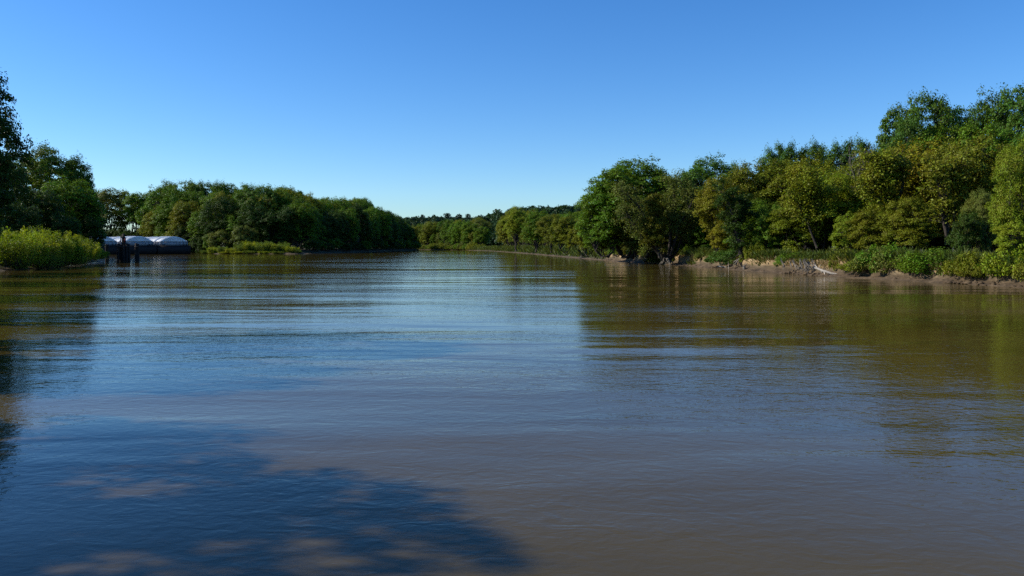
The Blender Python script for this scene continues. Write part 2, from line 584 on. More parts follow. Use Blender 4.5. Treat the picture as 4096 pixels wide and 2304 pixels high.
PROTO = {
    'cotton': [tree_proto(11, 19, 7.2, 3.2, 16, 360, 112, 0.17, 'round', 2, 0.75, 0.8, 0.42),
               tree_proto(12, 20, 6.6, 3.8, 15, 350, 112, 0.17, 'round', 1, 0.85, 0.8, 0.45),
               tree_proto(13, 19, 7.0, 3.0, 17, 360, 112, 0.17, 'vase', 2, 0.7, 0.8, 0.42)],
    'maple': [tree_proto(21, 14, 5.6, 2.0, 15, 330, 125, 0.145, 'vase', 3, 0.45, 0.7, 0.3, 0.2),
              tree_proto(22, 15, 5.2, 1.6, 16, 330, 125, 0.145, 'round', 2, 0.45, 0.7, 0.3, 0.2),
              tree_proto(23, 13, 5.6, 2.2, 15, 330, 125, 0.145, 'vase', 4, 0.45, 0.65, 0.28, 0.3),
              tree_proto(24, 15, 5.4, 1.4, 17, 330, 125, 0.145, 'round', 3, 0.5, 0.75, 0.3, 0.25)],
    'poplar': [tree_proto(31, 22, 3.0, 4.0, 12, 250, 100, 0.17, 'column', 1, 0.95, 0.9, 0.3),
               tree_proto(32, 22, 3.3, 4.0, 12, 250, 100, 0.17, 'column', 1, 0.95, 0.9, 0.3)],
    'bushy': [tree_proto(41, 18, 7.0, 1.2, 19, 360, 100, 0.18, 'round', 2, 0.3, 0.8, 0.4, 0.25, 1.0),
              tree_proto(42, 18, 6.4, 1.0, 20, 360, 100, 0.18, 'round', 2, 0.45, 0.85, 0.4, 0.1, 1.0)],
    'fine': [tree_proto(45, 14, 5.6, 1.0, 20, 420, 170, 0.105, 'round', 2, 0.2, 0.7, 0.3, 0.35, 0.85)],
    'sparse': [tree_proto(51, 18, 5.5, 4.5, 11, 190, 75, 0.18, 'vase', 2, 0.4, 0.75, 0.34, 0, 0.9),
               tree_proto(52, 17, 5.0, 4.2, 10, 180, 75, 0.18, 'vase', 1, 0.4, 0.75, 0.36, 0, 0.9)],
    'low': [tree_proto(61, 8, 4.2, 0.8, 13, 230, 125, 0.115, 'round', 3, 0.2, 0.75, 0.16, 0.25, 0.7),
            tree_proto(62, 9, 3.6, 0.8, 13, 220, 125, 0.115, 'round', 2, 0.35, 0.8, 0.16, 0.15, 0.7)],
    'willow': [willow_proto(71, 5.0, 3.2, 70, 170, 0.15), willow_proto(72, 4.6, 2.8, 64, 170, 0.15), willow_proto(73, 5.2, 2.6, 60, 170, 0.15)],
    'shrub': [shrub_proto(81, 1.8, 2.2, 80, 110, 0.075), shrub_proto(82, 1.5, 2.6, 84, 110, 0.075), shrub_proto(83, 2.2, 1.9, 80, 110, 0.075)],
}
PART_NAMES = {'willow': ('stems', 'foliage'), 'shrub': ('stems', 'foliage')}
prng = random.Random(7)


def plant(kind, var, name, x, y, z, h, w, tint, label, cat, group=None, rz=None, lean=(0, 0)):
    """a tree h metres high and w metres across with its foot at (x, y, z)"""
    wm, fm, H0, R0 = PROTO[kind][var % len(PROTO[kind])]
    root = empty(name, (x, y, z), prng.uniform(0, 6.28) if rz is None else rz)
    root.rotation_euler[0], root.rotation_euler[1] = lean
    root.scale = (w / (2.0 * R0), w / (2.0 * R0), h / H0)
    tag(root, label, cat, group)
    a, b = PART_NAMES.get(kind, ('trunk', 'crown'))
    link(a, wm, root)
    f = link(b, fm, root)
    v = prng.uniform(0.88, 1.12)
    f.color = (tint[0] * v * prng.uniform(0.93, 1.07), tint[1] * v, tint[2] * v, 1)
    return root


GREEN = (0.104, 0.176, 0.011)
BLUE = (0.068, 0.128, 0.015)
OLIVE = (0.156, 0.176, 0.011)
LIME = (0.180, 0.230, 0.013)
AMBER = (0.186, 0.172, 0.010)
BROWN = (0.150, 0.162, 0.012)
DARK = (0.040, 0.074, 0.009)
WILLOW = (0.27, 0.31, 0.018)
DULL = (0.130, 0.155, 0.026)

# ------------------------------------------------------------------ water and land
def grid_sheet(name, x0, x1, y0, y1, z, mat):
    xs, ys = [x0, x1], [y0, y1]
    me = np_mesh(name, [(x0, y0, z), (x1, y0, z), (x1, y1, z), (x0, y1, z)], np.array([[0, 1, 2, 3]]))
    o = link(name, me, None, mat)
    return tag(o, kind='structure')


tag(grid_sheet("river_water", -5000, 5000, -1500, 9000, 0.0, M['water']),
    "wide brown river reflecting the blue sky and the wooded banks")
tag(grid_sheet("river_bed", -5000, 5000, -1500, 9000, -3.0, M['mud']), "muddy bed under the river")


def resample(pts, step):
    out = []
    for a, b in zip(pts[:-1], pts[1:]):
        a, b = Vector(a), Vector(b)
        n = max(1, int((b - a).length / step))
        for i in range(n):
            out.append(a + (b - a) * i / n)
    out.append(Vector(pts[-1]))
    # soften the corners
    for _ in range(6):
        out = [out[0]] + [(out[i - 1] + out[i] * 2 + out[i + 1]) / 4 for i in range(1, len(out) - 1)] + [out[-1]]
    return out


def land(name, shore, back, step, top, profile, label, wob=0.5, side=1, soil_from=0.93):
    """land mass: a bank strip modelled along the shore line, closed off by a flat top reaching back"""
    line = resample(shore, step)
    n = len(line)
    rows = []
    vs = []
    for i, p in enumerate(line):
        t = (line[min(i + 1, n - 1)] - line[max(i - 1, 0)]).normalized()
        nrm = Vector((t.y, -t.x)) * side
        row = []
        jit = noise.noise((p.x * 0.09, p.y * 0.09, 3.1)) * wob * 2.2 + noise.noise((p.x * 0.4, p.y * 0.4, 9.1)) * wob * 0.8
        cut = 0.72 + 0.5 * noise.noise((p.x * 0.06 + 4, p.y * 0.06, 1.7))
        for k, (o, z) in enumerate(profile):
            oo = o + (jit if z > -0.5 else 0)
            q = p + nrm * oo
            zz = z * top
            if z > 0.02:
                zz *= 0.85 + 0.3 * (cut - 0.7) * (1 if z < 0.95 else 0.3)
                zz += noise.noise((q.x * 0.8, q.y * 0.8, k * 0.37)) * 0.22 * min(1, z * 4) + noise.noise((q.x * 2.3, q.y * 2.3, k)) * 0.14 * min(1, z * 5)
                e = noise.noise((q.x * 1.1, q.y * 1.1, 7 + k * 0.6)) * 0.55
                q = q + nrm * e
            row.append(len(vs))
            vs.append((q.x, q.y, zz))
        rows.append(row)
    f4 = []
    m = len(profile)
    for i in range(n - 1):
        for k in range(m - 1):
            a, b, c, d = rows[i][k], rows[i + 1][k], rows[i + 1][k + 1], rows[i][k + 1]
            f4.append((a, b, c, d) if side < 0 else (a, d, c, b))
    loop = [rows[i][-1] for i in range(n)]
    poly = [Vector(vs[i]) for i in loop]
    idx = list(loop)
    for b in back:
        idx.append(len(vs))
        poly.append(Vector((b[0], b[1], b[2] if len(b) > 2 else top)))
        vs.append(tuple(poly[-1]))
    flat = [Vector((p.x, p.y, 0)) for p in poly]
    tris = tessellate_polygon([flat])
    f3 = []
    for t in tris:
        a, b, c = (idx[j] for j in t)
        va, vb, vc = (Vector(vs[j]) for j in (a, b, c))
        if (vb - va).cross(vc - va).z < 0:
            b, c = c, b
        f3.append((a, b, c))
    me = np_mesh(name, vs, [f4, f3], False)
    me.materials.append(M['mud'])
    me.materials.append(M['soil'])
    mi = np.zeros(len(me.polygons), dtype=np.int32)
    mi[len(f4):] = 1
    per = m - 1
    for k in range(per):
        if profile[k][1] >= soil_from:
            mi[np.arange(n - 1) * per + k] = 1
    me.polygons.foreach_set("material_index", mi)
    o = link(name, me)
    return tag(o, label, None, None, 'structure'), line


CUT = [(-2.5, -0.35), (-0.6, -0.08), (0.0, 0.02), (0.4, 0.08), (0.85, 0.16), (1.25, 0.28), (1.45, 0.46), (1.58, 0.64),
       (1.7, 0.8), (1.85, 0.9), (2.3, 0.96), (3.4, 1.0), (6.5, 1.04), (10.0, 1.08)]
LOW = [(-2.0, -0.3), (-0.4, -0.06), (0.0, 0.02), (0.7, 0.12), (1.6, 0.3), (2.8, 0.55), (4.0, 0.8), (5.5, 0.95), (8.0, 1.0)]

right_shore = [(52, 20), (44.5, 45), (40.2, 63), (37.9, 73.7), (34.1, 87.7), (31.1, 105), (28.4, 136), (20.7, 189), (15, 250),
               (9.9, 312), (3, 380), (-3.8, 442), (-14, 530), (-40, 640), (-87, 707), (-200, 765), (-420, 800)]
near_part = right_shore[:8]
_, right_line = land("right_bank_ground", near_part, [(120, 215), (160, 60), (130, -10)], 0.45, 1.9, CUT,
                     "eroded brown mud bank along the right side of the river", 0.5)
_, far_line = land("far_bank_ground", right_shore[7:], [(-420, 1500), (300, 1500), (420, 500), (121, 214)], 3.0, 2.0, LOW,
                   "low muddy shore curving round the far bend", 0.6, 1, 0.1)
left_shore = [(-4, -30), (-5.5, -14), (-8.5, -2), (-13, 10), (-20, 22), (-29, 36), (-44, 62), (-67, 104), (-71.5, 121), (-77, 141),
              (-89, 174), (-100, 190), (-130, 205), (-200, 235), (-330, 300)]
_, left_line = land("left_bank_ground", left_shore, [(-600, 300), (-600, -60), (-60, -60)], 1.2, 1.5, LOW,
                    "dark muddy shore under the willows on the left", 0.4, -1, 0.25)
point_shore = [(-460, 440), (-300, 425), (-215, 412), (-172, 398), (-140, 380), (-124, 356), (-100, 348), (-87, 352), (-83, 400), (-80, 500),
               (-77, 600), (-74, 645), (-80, 676), (-115, 702), (-250, 730), (-460, 760)]
_, point_line = land("wooded_point_ground", point_shore, [], 2.2, 1.6, LOW, "low shaded shore of the wooded point in midstream left", 0.5, -1, 0.1)
bar_shore = [(-128, 342), (-124, 336), (-112, 331.5), (-98, 330), (-88, 331), (-84, 335), (-88, 341), (-104, 345), (-120, 347), (-128, 342)]
_, bar_line = land("willow_bar_ground", bar_shore, [], 1.2, 0.6, [(-1.5, -0.3), (0, 0.03), (0.6, 0.4), (1.4, 0.8), (2.2, 1.0)],
                   "small low mud bar off the wooded point", 0.3, -1)

tag(link("near_bank_ground", np_mesh("near_bank_ground", [(-60, -60, 1.4), (60, -60, 1.4), (50, -6, 1.4), (0, -1.6, 1.5), (-9, -6, 1.5), (-14, -20, 1.4), (60, -60, -3), (50, -4, -3), (0, 0.2, -3), (-9, -5, -3)],
    [[(0, 1, 2, 3)], [(0, 3, 4), (0, 4, 5)], [(2, 7, 8, 3), (3, 8, 9, 4)]]), None, M['soil']), "near shore behind the viewer", None, None, 'structure')
# ------------------------------------------------------------------ far hills
def hill(name, pts, depth, label):
    """ridge given by (x, y, height); slopes down to both sides"""
    vs, f4 = [], []
    prof = [(-1.0, 0.0), (-0.7, 0.28), (-0.42, 0.62), (-0.2, 0.9), (0.0, 1.0), (0.35, 0.9), (1.0, 0.3)]
    line = []
    for a, b in zip(pts[:-1], pts[1:]):
        for i in range(8):
            line.append([a[k] + (b[k] - a[k]) * i / 8 for k in range(3)])
    line.append(list(pts[-1]))
    for p in line:
        for o, z in prof:
            q = (p[0], p[1] + o * depth, max(0.5, p[2] * z + 5 * noise.noise((p[0] * 0.01, o, p[1] * 0.01))))
            vs.append(q)
    m = len(prof)
    for i in range(len(line) - 1):
        for k in range(m - 1):
            a = i * m + k
            f4.append((a, a + m, a + m + 1, a + 1))
    o = link(name, np_mesh(name, vs, [f4], True), None, M['soil'])
    tag(o, label, None, None, 'structure')
    return line, prof, depth


def merged_wood(name, spots, label, tint, seed):
    """a far wood that reads as one mass: crowns joined into a single mesh"""
    rng = np.random.default_rng(seed)
    P, Nn, S = [], [], []
    for (x, y, z, h, w) in spots:
        k = 130
        e = unit(rng.normal(size=(k, 3)))
        e[:, 2] = np.where(e[:, 2] < -0.35, -e[:, 2], e[:, 2])
        lump = 1 + 0.28 * np.sin(e[:, 0:1] * 5 + x) * np.cos(e[:, 1:2] * 4 + y) + 0.12 * rng.normal(size=(k, 1))
        P.append(np.array([x, y, z + h * 0.55]) + e * lump * np.array([w * 0.5, w * 0.5, h * 0.47]))
        Nn.append(e + 0.5 * rng.normal(size=(k, 3)) + np.array([0, 0, 0.3]))
        S.append(rng.uniform(0.9, 2.0, size=k) * w / 11)
    me = leaf_mesh(name, np.concatenate(P), np.concatenate(Nn), np.concatenate(S), 0.7, rng)
    me.materials.append(M['leaf'])
    o = link(name, me)
    o.color = (*tint, 1)
    return tag(o, label, 'woodland', None, 'stuff')


hrng = random.Random(3)


def hill_wood(name, line, prof, depth, label, tint, seed, per):
    spots = []
    for p in line:
        for _ in range(per):
            o = hrng.uniform(-0.95, 0.12)
            zf = np.interp(o, [a for a, b in prof], [b for a, b in prof])
            spots.append((p[0] + hrng.uniform(-25, 25), p[1] + o * depth, max(0.5, p[2] * zf - 3), hrng.uniform(11, 17), hrng.uniform(10, 16)))
    return merged_wood(name, spots, label, tint, seed)


l, pf, dp = hill("far_bluff_hill", [(-520, 1800, 44), (-380, 1780, 48), (-250, 1770, 54), (-160, 1780, 56), (-90, 1800, 53), (0, 1830, 48), (120, 1850, 44)], 260, "distant bluff closing the valley")
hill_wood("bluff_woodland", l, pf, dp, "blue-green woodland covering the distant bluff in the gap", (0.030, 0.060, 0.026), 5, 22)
l2, pf2, dp2 = hill("right_ridge_hill", [(-75, 1350, 20), (-45, 1330, 38), (0, 1300, 48), (45, 1290, 54), (110, 1280, 57), (220, 1270, 58), (420, 1260, 60)], 170, "wooded ridge rising behind the right bank")
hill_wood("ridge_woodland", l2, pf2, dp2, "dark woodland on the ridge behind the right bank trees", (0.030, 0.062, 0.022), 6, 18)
# single round crowns standing up on the skyline of the bluff
sky_trees = [(1690, 858, 12, "small tree sticking up left on the distant bluff skyline"),
             (1735, 858, 11, "thin tree between the skyline gaps of the distant bluff"),
             (1790, 852, 20, "broad rounded tree, the largest on the distant bluff skyline"),
             (1836, 855, 17, "rounded flat topped tree in the middle of the bluff skyline"),
             (1872, 855, 15, "last rounded tree before the dip in the distant skyline")]
for i, (px, py, w, lab) in enumerate(sky_trees):
    d = 1778
    zt = top_z(py, d)
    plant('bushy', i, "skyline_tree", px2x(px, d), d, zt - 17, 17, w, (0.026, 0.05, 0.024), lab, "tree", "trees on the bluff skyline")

# ------------------------------------------------------------------ trees of the far bank and the far right bank
ORD = ["first", "second", "third", "fourth", "fifth", "sixth", "seventh", "eighth", "ninth", "tenth", "eleventh", "twelfth",
       "thirteenth", "fourteenth", "fifteenth", "sixteenth", "seventeenth", "eighteenth", "nineteenth", "twentieth"]
trng = random.Random(21)


def outline(table, px):
    return float(np.interp(px, [t[0] for t in table], [t[1] for t in table]))


def pick(*opts):
    return trng.choice(opts)


far_out = [(1560, 905), (1650, 893), (1720, 885), (1800, 878), (1880, 880), (1950, 880), (2000, 868), (2030, 842), (2080, 832), (2150, 838), (2200, 862), (2260, 850), (2300, 850), (2400, 850)]
# across the bend, facing down the river
front = []
for i in range(13):
    t = i / 12
    px = 1655 + (1925 - 1655) * t
    d = 735 - 120 * t ** 1.5
    front.append((px, d))
for i, (px, d) in enumerate(front):
    h = top_z(outline(far_out, px) + trng.uniform(0, 52), d) - 1.5
    plant(pick('bushy', 'maple', 'bushy'), trng.randrange(4), "riverside_tree", px2x(px, d), d, 1.5, h, h * trng.uniform(0.75, 0.95),
          pick(GREEN, GREEN, DULL, OLIVE), f"{ORD[i]} tree from the left in the waterside row across the far bend", "tree", "trees across the far bend")
for row, dd in ((0, 30), (1, 60)):
    for i in range(11):
        px = 1630 + 30 * i + trng.uniform(-8, 8)
        d = 770 + dd - 12 * i + trng.uniform(-8, 8)
        h = top_z(outline(far_out, px) + trng.uniform(-14, 24) + row * 3, d) - 1.5
        plant(pick('bushy', 'cotton', 'maple'), trng.randrange(4), "woodland_tree", px2x(px, d), d, 1.5, h, h * trng.uniform(0.65, 0.85),
              pick(GREEN, DULL, GREEN, OLIVE), "green tree rising behind the waterside row across the far bend", "tree", "trees behind the far bend row")
for i in range(26):
    px = 1640 + 11.5 * i
    d = 716 - 118 * (i / 25) ** 1.5 - 6
    plant('shrub', i, "waterside_bush", px2x(px, d), d, 0.9, trng.uniform(2.5, 5.5), trng.uniform(7, 11), pick(GREEN, DULL, OLIVE),
          "low bush at the water's edge across the far bend", "bush", "bushes across the far bend")
# the right bank between the bend and the big cottonwood, receding
seg = [(-14, 530), (-3.8, 442), (3, 380), (9.9, 312), (15, 250), (20.7, 189), (24, 160)]
seg_l = resample(seg, 9.0)
n_front = 0
for i, p in enumerate(seg_l):
    off = trng.uniform(9, 13)
    x, d = p.x + off, p.y + trng.uniform(-3, 3)
    px = 2048 + x / d * FOCAL
    if px > 2440:
        continue
    ty = outline(far_out, px) + trng.uniform(8, 40)
    h = min(22, max(8.0, top_z(ty, d) - 1.8))
    plant(pick('maple', 'bushy', 'maple'), trng.randrange(4), "riverside_tree", x, d, 1.7, h, h * trng.uniform(0.65, 0.85),
          pick(OLIVE, OLIVE, LIME, GREEN, BROWN), "olive green tree in the front row of the receding right bank", "tree", "front row trees of the receding right bank")
for i in range(22):
    d = trng.uniform(230, 520)
    px = 1960 + trng.uniform(20, 420)
    x = max(px2x(px, d), np.interp(d, [189, 312, 442, 530], [36, 28, 12, 4]))
    px = 2048 + x / d * FOCAL
    h = min(27, max(12, top_z(outline(far_out, px) + trng.uniform(-2, 12), d) - 1.8))
    plant(pick('cotton', 'bushy', 'maple'), trng.randrange(4), "woodland_tree", x, d, 1.8, h, h * trng.uniform(0.6, 0.75),
          pick(GREEN, OLIVE, GREEN, LIME), "green tree behind the front row of the receding right bank", "tree", "back row trees of the receding right bank")
# a few that can be picked out
for (px, py, d, w, kind, tint, lab) in [
        (2065, 826, 330, 13, 'cotton', LIME, "tall pale green tree highest in the receding right bank"),
        (2145, 838, 300, 12, 'bushy', GREEN, "rounded deep green tree next to the tall pale one, right bank"),
        (2205, 858, 262, 10, 'maple', BROWN, "olive brown thin tree left of the big cottonwood, right bank"),
        (2262, 868, 215, 9, 'maple', OLIVE, "olive tree touching the left side of the big cottonwood")]:
    h = top_z(py, d) - 1.8
    plant(kind, 1, "riverside_tree", px2x(px, d), d, 1.8, h, w, tint, lab, "tree")

# ------------------------------------------------------------------ right bank, near: trees one by one
def rt(px, py, d, wpx, kind, var, tint, lab, name="riverside_tree", lean=(0, 0), rz=None, z=1.75):
    h = top_z(py, d) - z
    return plant(kind, var, name, px2x(px, d), d, z, h, wpx / FOCAL * d * (1.2 if kind == 'maple' else 1.0), tint, lab, "tree", None, rz, lean)


rt(2500, 705, 154, 360, 'bushy', 0, GREEN, "full leafy body of foliage behind the big spreading cottonwood", "cottonwood_tree")
rt(2510, 632, 152, 420, 'cotton', 0, GREEN, "big spreading green cottonwood leaning out at the left end of the right bank", "cottonwood_tree", (0, R(-5)))
rt(2420, 740, 150, 250, 'bushy', 1, GREEN, "leafy lower half of the left end of the right bank, under the cottonwood crown")
rt(2590, 680, 157, 250, 'cotton', 2, GREEN, "green cottonwood filling in behind the big spreading one", "cottonwood_tree")
rt(2830, 625, 176, 300, 'cotton', 0, BLUE, "tall blue green cottonwood between the big cottonwood and the amber trees", "cottonwood_tree")
rt(2720, 690, 182, 220, 'cotton', 2, BLUE, "blue green cottonwood in the notch right of the big spreading one", "cottonwood_tree")
rt(2950, 655, 180, 170, 'cotton', 0, BLUE, "small crowned cottonwood in the dip of the skyline before the poplars", "cottonwood_tree")
rt(2420, 900, 160, 170, 'low', 0, GREEN, "low leafy tree under the big spreading cottonwood", "understory_tree")
rt(2350, 870, 168, 150, 'low', 1, OLIVE, "low olive tree left of the big spreading cottonwood's foot", "understory_tree")
rt(2790, 760, 150, 170, 'maple', 1, GREEN, "dark green tree behind the slide in the bank", "riverside_tree")
rt(2800, 880, 146, 150, 'low', 1, GREEN, "low green tree over the grassy lip right of the forked tree", "understory_tree")
rt(2895, 712, 126, 200, 'maple', 0, AMBER, "amber topped maple, leftmost of the turning trees", "maple_tree")
rt(2880, 900, 122, 110, 'low', 1, AMBER, "low amber bushy tree beneath the leftmost turning maple", "understory_tree")
rt(3010, 650, 130, 240, 'maple', 3, BROWN, "brownish olive tree right of the amber topped maple", "maple_tree")
rt(3130, 640, 128, 240, 'maple', 1, OLIVE, "olive tree below the middle of the poplar row", "maple_tree")
rt(3245, 630, 124, 230, 'maple', 3, OLIVE, "tall olive tree in front of the poplar row's centre", "maple_tree")
rt(3090, 820, 112, 190, 'low', 0, GREEN, "low green tree in the dark gap behind the bank slump", "understory_tree")
rt(3195, 790, 108, 200, 'maple', 1, OLIVE, "thin olive leaved tree behind the exposed roots", "maple_tree")
rt(3330, 690, 106, 210, 'maple', 1, LIME, "bright yellow green tree behind the white driftwood log", "maple_tree")
rt(3440, 660, 112, 210, 'maple', 0, OLIVE, "olive tree with bare twigs on top, behind the yellow green one", "maple_tree")
rt(3390, 850, 98, 150, 'low', 1, LIME, "low yellow green tree hanging over the driftwood log", "understory_tree")
rt(3560, 600, 108, 260, 'maple', 3, OLIVE, "broad olive tree with dark curved limbs under the poplar row's end", "maple_tree")
rt(3500, 830, 94, 180, 'maple', 3, BROWN, "slim brownish tree in front of the dark curved limbs", "maple_tree")
rt(3700, 570, 102, 300, 'maple', 3, AMBER, "rusty brown topped maple with several stems, upper right", "maple_tree")
rt(3830, 560, 98, 240, 'maple', 2, BROWN, "brown crowned multi stemmed maple right of the rusty one", "maple_tree")
rt(3640, 790, 88, 180, 'maple', 1, OLIVE, "small olive and yellow tree below the rusty maple", "maple_tree")
rt(3930, 545, 92, 230, 'maple', 3, OLIVE, "olive brown tree between the brown maple and the frame's right edge", "maple_tree")
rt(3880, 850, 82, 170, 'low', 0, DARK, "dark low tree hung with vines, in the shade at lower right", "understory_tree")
rt(4085, 560, 71, 230, 'fine', 0, LIME, "bright green tree cut by the right edge of the picture", "riverside_tree")
rt(4060, 880, 68, 150, 'low', 1, LIME, "low bright bush like tree at the right edge", "understory_tree")
# foliage of the middle storey that closes the wall of leaves
rt(3030, 800, 118, 190, 'maple', 1, GREEN, "mid height green tree right of the leaning trunk", "maple_tree")
rt(3270, 780, 110, 170, 'maple', 3, GREEN, "mid height green tree left of the bright yellow green one", "maple_tree")
rt(3545, 800, 100, 150, 'maple', 1, GREEN, "mid height green tree below the curved limbs", "maple_tree")
rt(3930, 760, 84, 150, 'fine', 0, DULL, "mid height dull olive tree left of the bright right edge tree", "maple_tree")
rt(2740, 860, 148, 130, 'low', 0, GREEN, "small green tree in the shade right of the forked tree", "understory_tree")
rt(2560, 820, 148, 160, 'maple', 1, DULL, "greyish green tree behind the forked tree's left limbs", "maple_tree")
for i, (px, py, d, w) in enumerate([(2330, 915, 170, 120), (2400, 925, 158, 130), (2470, 915, 151, 140), (2540, 930, 147, 120), (2600, 925, 146, 110)]):
    rt(px, py, d, w, 'low', i, [OLIVE, GREEN, GREEN, DULL, GREEN][i], f"{ORD[i]} from the left of the low trees hiding the big cottonwood's trunks", "understory_tree")
# the tall cottonwoods behind, upper right
rt(3690, 385, 138, 330, 'cotton', 2, BLUE, "tall dark cottonwood with a spreading top, highest left of the upper right", "cottonwood_tree")
rt(3820, 425, 142, 290, 'cotton', 1, BLUE, "dark cottonwood right of the spreading topped one", "cottonwood_tree")
rt(3940, 378, 140, 270, 'cotton', 0, BLUE, "tall cottonwood with spiky top second from the right edge", "cottonwood_tree")
rt(4070, 345, 136, 300, 'cotton', 1, BLUE, "tallest cottonwood, cut by the right edge of the picture", "cottonwood_tree")
rt(3780, 500, 130, 330, 'cotton', 2, GREEN, "green cottonwood showing under the tall dark ones", "cottonwood_tree")
rt(3970, 490, 126, 330, 'bushy', 1, GREEN, "green cottonwood above the olive brown tree at right", "cottonwood_tree")
rt(3640, 470, 133, 200, 'bushy', 0, BLUE, "dark rounded crown under the left side of the spreading cottonwood", "cottonwood_tree")
rt(4190, 420, 120, 300, 'cotton', 0, BLUE, "cottonwood standing just past the right edge of the picture", "cottonwood_tree")
# the row of poplars on the skyline
pop = [(3075, 588), (3120, 578), (3165, 575), (3215, 590), (3255, 572), (3300, 585), (3345, 578), (3390, 566), (3435, 558), (3480, 568), (3525, 580), (3570, 570), (3620, 585)]
for i, (px, py) in enumerate(pop):
    rt(px, py + trng.uniform(-6, 6), 168 + trng.uniform(-6, 6), 96, 'poplar', i, BLUE,
       f"{ORD[i]} from the left of the dark poplars along the right skyline", "poplar_tree")["group"] = "poplars on the right skyline"
# dense wood behind, keeps the sky from showing between the stems
for i in range(26):
    d = trng.uniform(135, 200)
    px = trng.uniform(2420, 4150)
    top = outline([(2400, 760), (2700, 730), (2950, 720), (3100, 650), (3600, 640), (3700, 560), (4150, 500)], px)
    h = top_z(top + trng.uniform(0, 50), d) - 1.8
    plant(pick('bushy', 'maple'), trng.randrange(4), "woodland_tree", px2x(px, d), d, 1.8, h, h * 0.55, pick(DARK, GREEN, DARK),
          "shaded tree deep in the wood behind the right bank", "tree", "trees deep in the right bank wood")
for i in range(30):
    px = 2450 + 1650 * i / 29 + trng.uniform(-20, 20)
    d = float(np.interp(px, [2400, 2720, 3000, 3300, 3700, 4100], [200, 150, 120, 104, 90, 80])) + trng.uniform(8, 18)
    plant('low', trng.randrange(2), "understory_tree", px2x(px, d), d, 1.7, trng.uniform(4.5, 7), trng.uniform(6, 8), pick(DARK, DARK, GREEN),
          "dark undergrowth tree among the trunks of the right bank", "tree", "undergrowth of the right bank wood")

for i in range(16):
    px = 3350 + 55 * i + trng.uniform(-15, 15)
    d = trng.uniform(108, 150)
    plant('low', trng.randrange(2), "understory_tree", px2x(px, d), d, 1.7, trng.uniform(5, 8), trng.uniform(8, 10), DARK,
          "dark thicket tree deep behind the right bank", "tree", "thicket deep in the right bank wood")

# ------------------------------------------------------------------ hand built trees of the right bank
def branch_tree(name, loc, stems, label, twigs, leaves, tint, seed, bark='bark', leaf=0.17, spread=0.8, root_n=0, low=0.33):
    """stems: list of poly-lines with (start radius, end radius)"""
    rng = np.random.default_rng(seed)
    root = empty(name, loc)
    tag(root, label, "tree")
    w = MB()
    P, Nn, S = [], [], []
    for pts, r0, r1, leafy in stems:
        pts = [np.array(p, float) for p in pts]
        fine = []
        for a, b in zip(pts[:-1], pts[1:]):
            for k in range(4):
                fine.append(a + (b - a) * k / 4 + rng.normal(size=3) * 0.05)
        fine.append(pts[-1])
        rr = list(np.linspace(r0, r1, len(fine)))
        w.tube(fine, rr, 7)
        for t in range(twigs):
            i = rng.integers(max(1, int(len(fine) * low)), len(fine))
            a = fine[i]
            dirn = unit((fine[min(i + 1, len(fine) - 1)] - fine[max(0, i - 1)])) + rng.normal(size=3) * 0.75
            dirn[2] += 0.25
            ln = rng.uniform(0.8, 2.4)
            b = a + unit(dirn) * ln
            m_ = (a + b) / 2 + rng.normal(size=3) * 0.12
            w.tube([a, m_, b], [max(0.02, rr[i] * 0.4), 0.03, 0.012], 4, cap=False)
            for q in range(2):
                e2 = b + rng.normal(size=3) * 0.5
                w.tube([m_, e2], [0.02, 0.008], 3, cap=False)
            if rng.random() < leafy:
                e = rng.normal(size=(leaves, 3))
                P.append(b + e * spread * np.array([1, 1, 0.7]) * rng.uniform(0.4, 0.75))
                Nn.append(unit(e) * 0.6 + np.array([0, 0, 0.5]) + 0.5 * rng.normal(size=(leaves, 3)))
                S.append(leaf * rng.uniform(0.6, 1.3, size=leaves))
    wm = w.mesh("trunk", True)
    wm.materials.append(M[bark])
    link("trunk", wm, root)
    if root_n:
        rm = MB()
        for k in range(root_n):
            a = rng.uniform(0, 6.28)
            p0 = np.array([math.cos(a) * .3, math.sin(a) * .3, 0.5])
            p2 = np.array([math.cos(a) * rng.uniform(.9, 1.9), math.sin(a) * rng.uniform(.9, 1.9), rng.uniform(-1.1, -.3)])
            rm.tube([p0, (p0 + p2) / 2 + np.array([0, 0, .3]) + rng.normal(size=3) * .15, p2], [0.13, 0.09, 0.03], 5, cap=False)
        me = rm.mesh("roots", True)
        me.materials.append(M['pale_bark'])
        link("roots", me, root)
    fm = leaf_mesh("crown", np.concatenate(P), np.concatenate(Nn), np.concatenate(S), 0.62, rng)
    fm.materials.append(M['leaf'])
    c = link("crown", fm, root)
    c.color = (*tint, 1)
    return root


def at(px, py, d):
    return (px2x(px, d), d, top_z(py, d))


def rel(base, *pp):
    return [tuple(np.array(at(*p)) - np.array(base)) for p in pp]


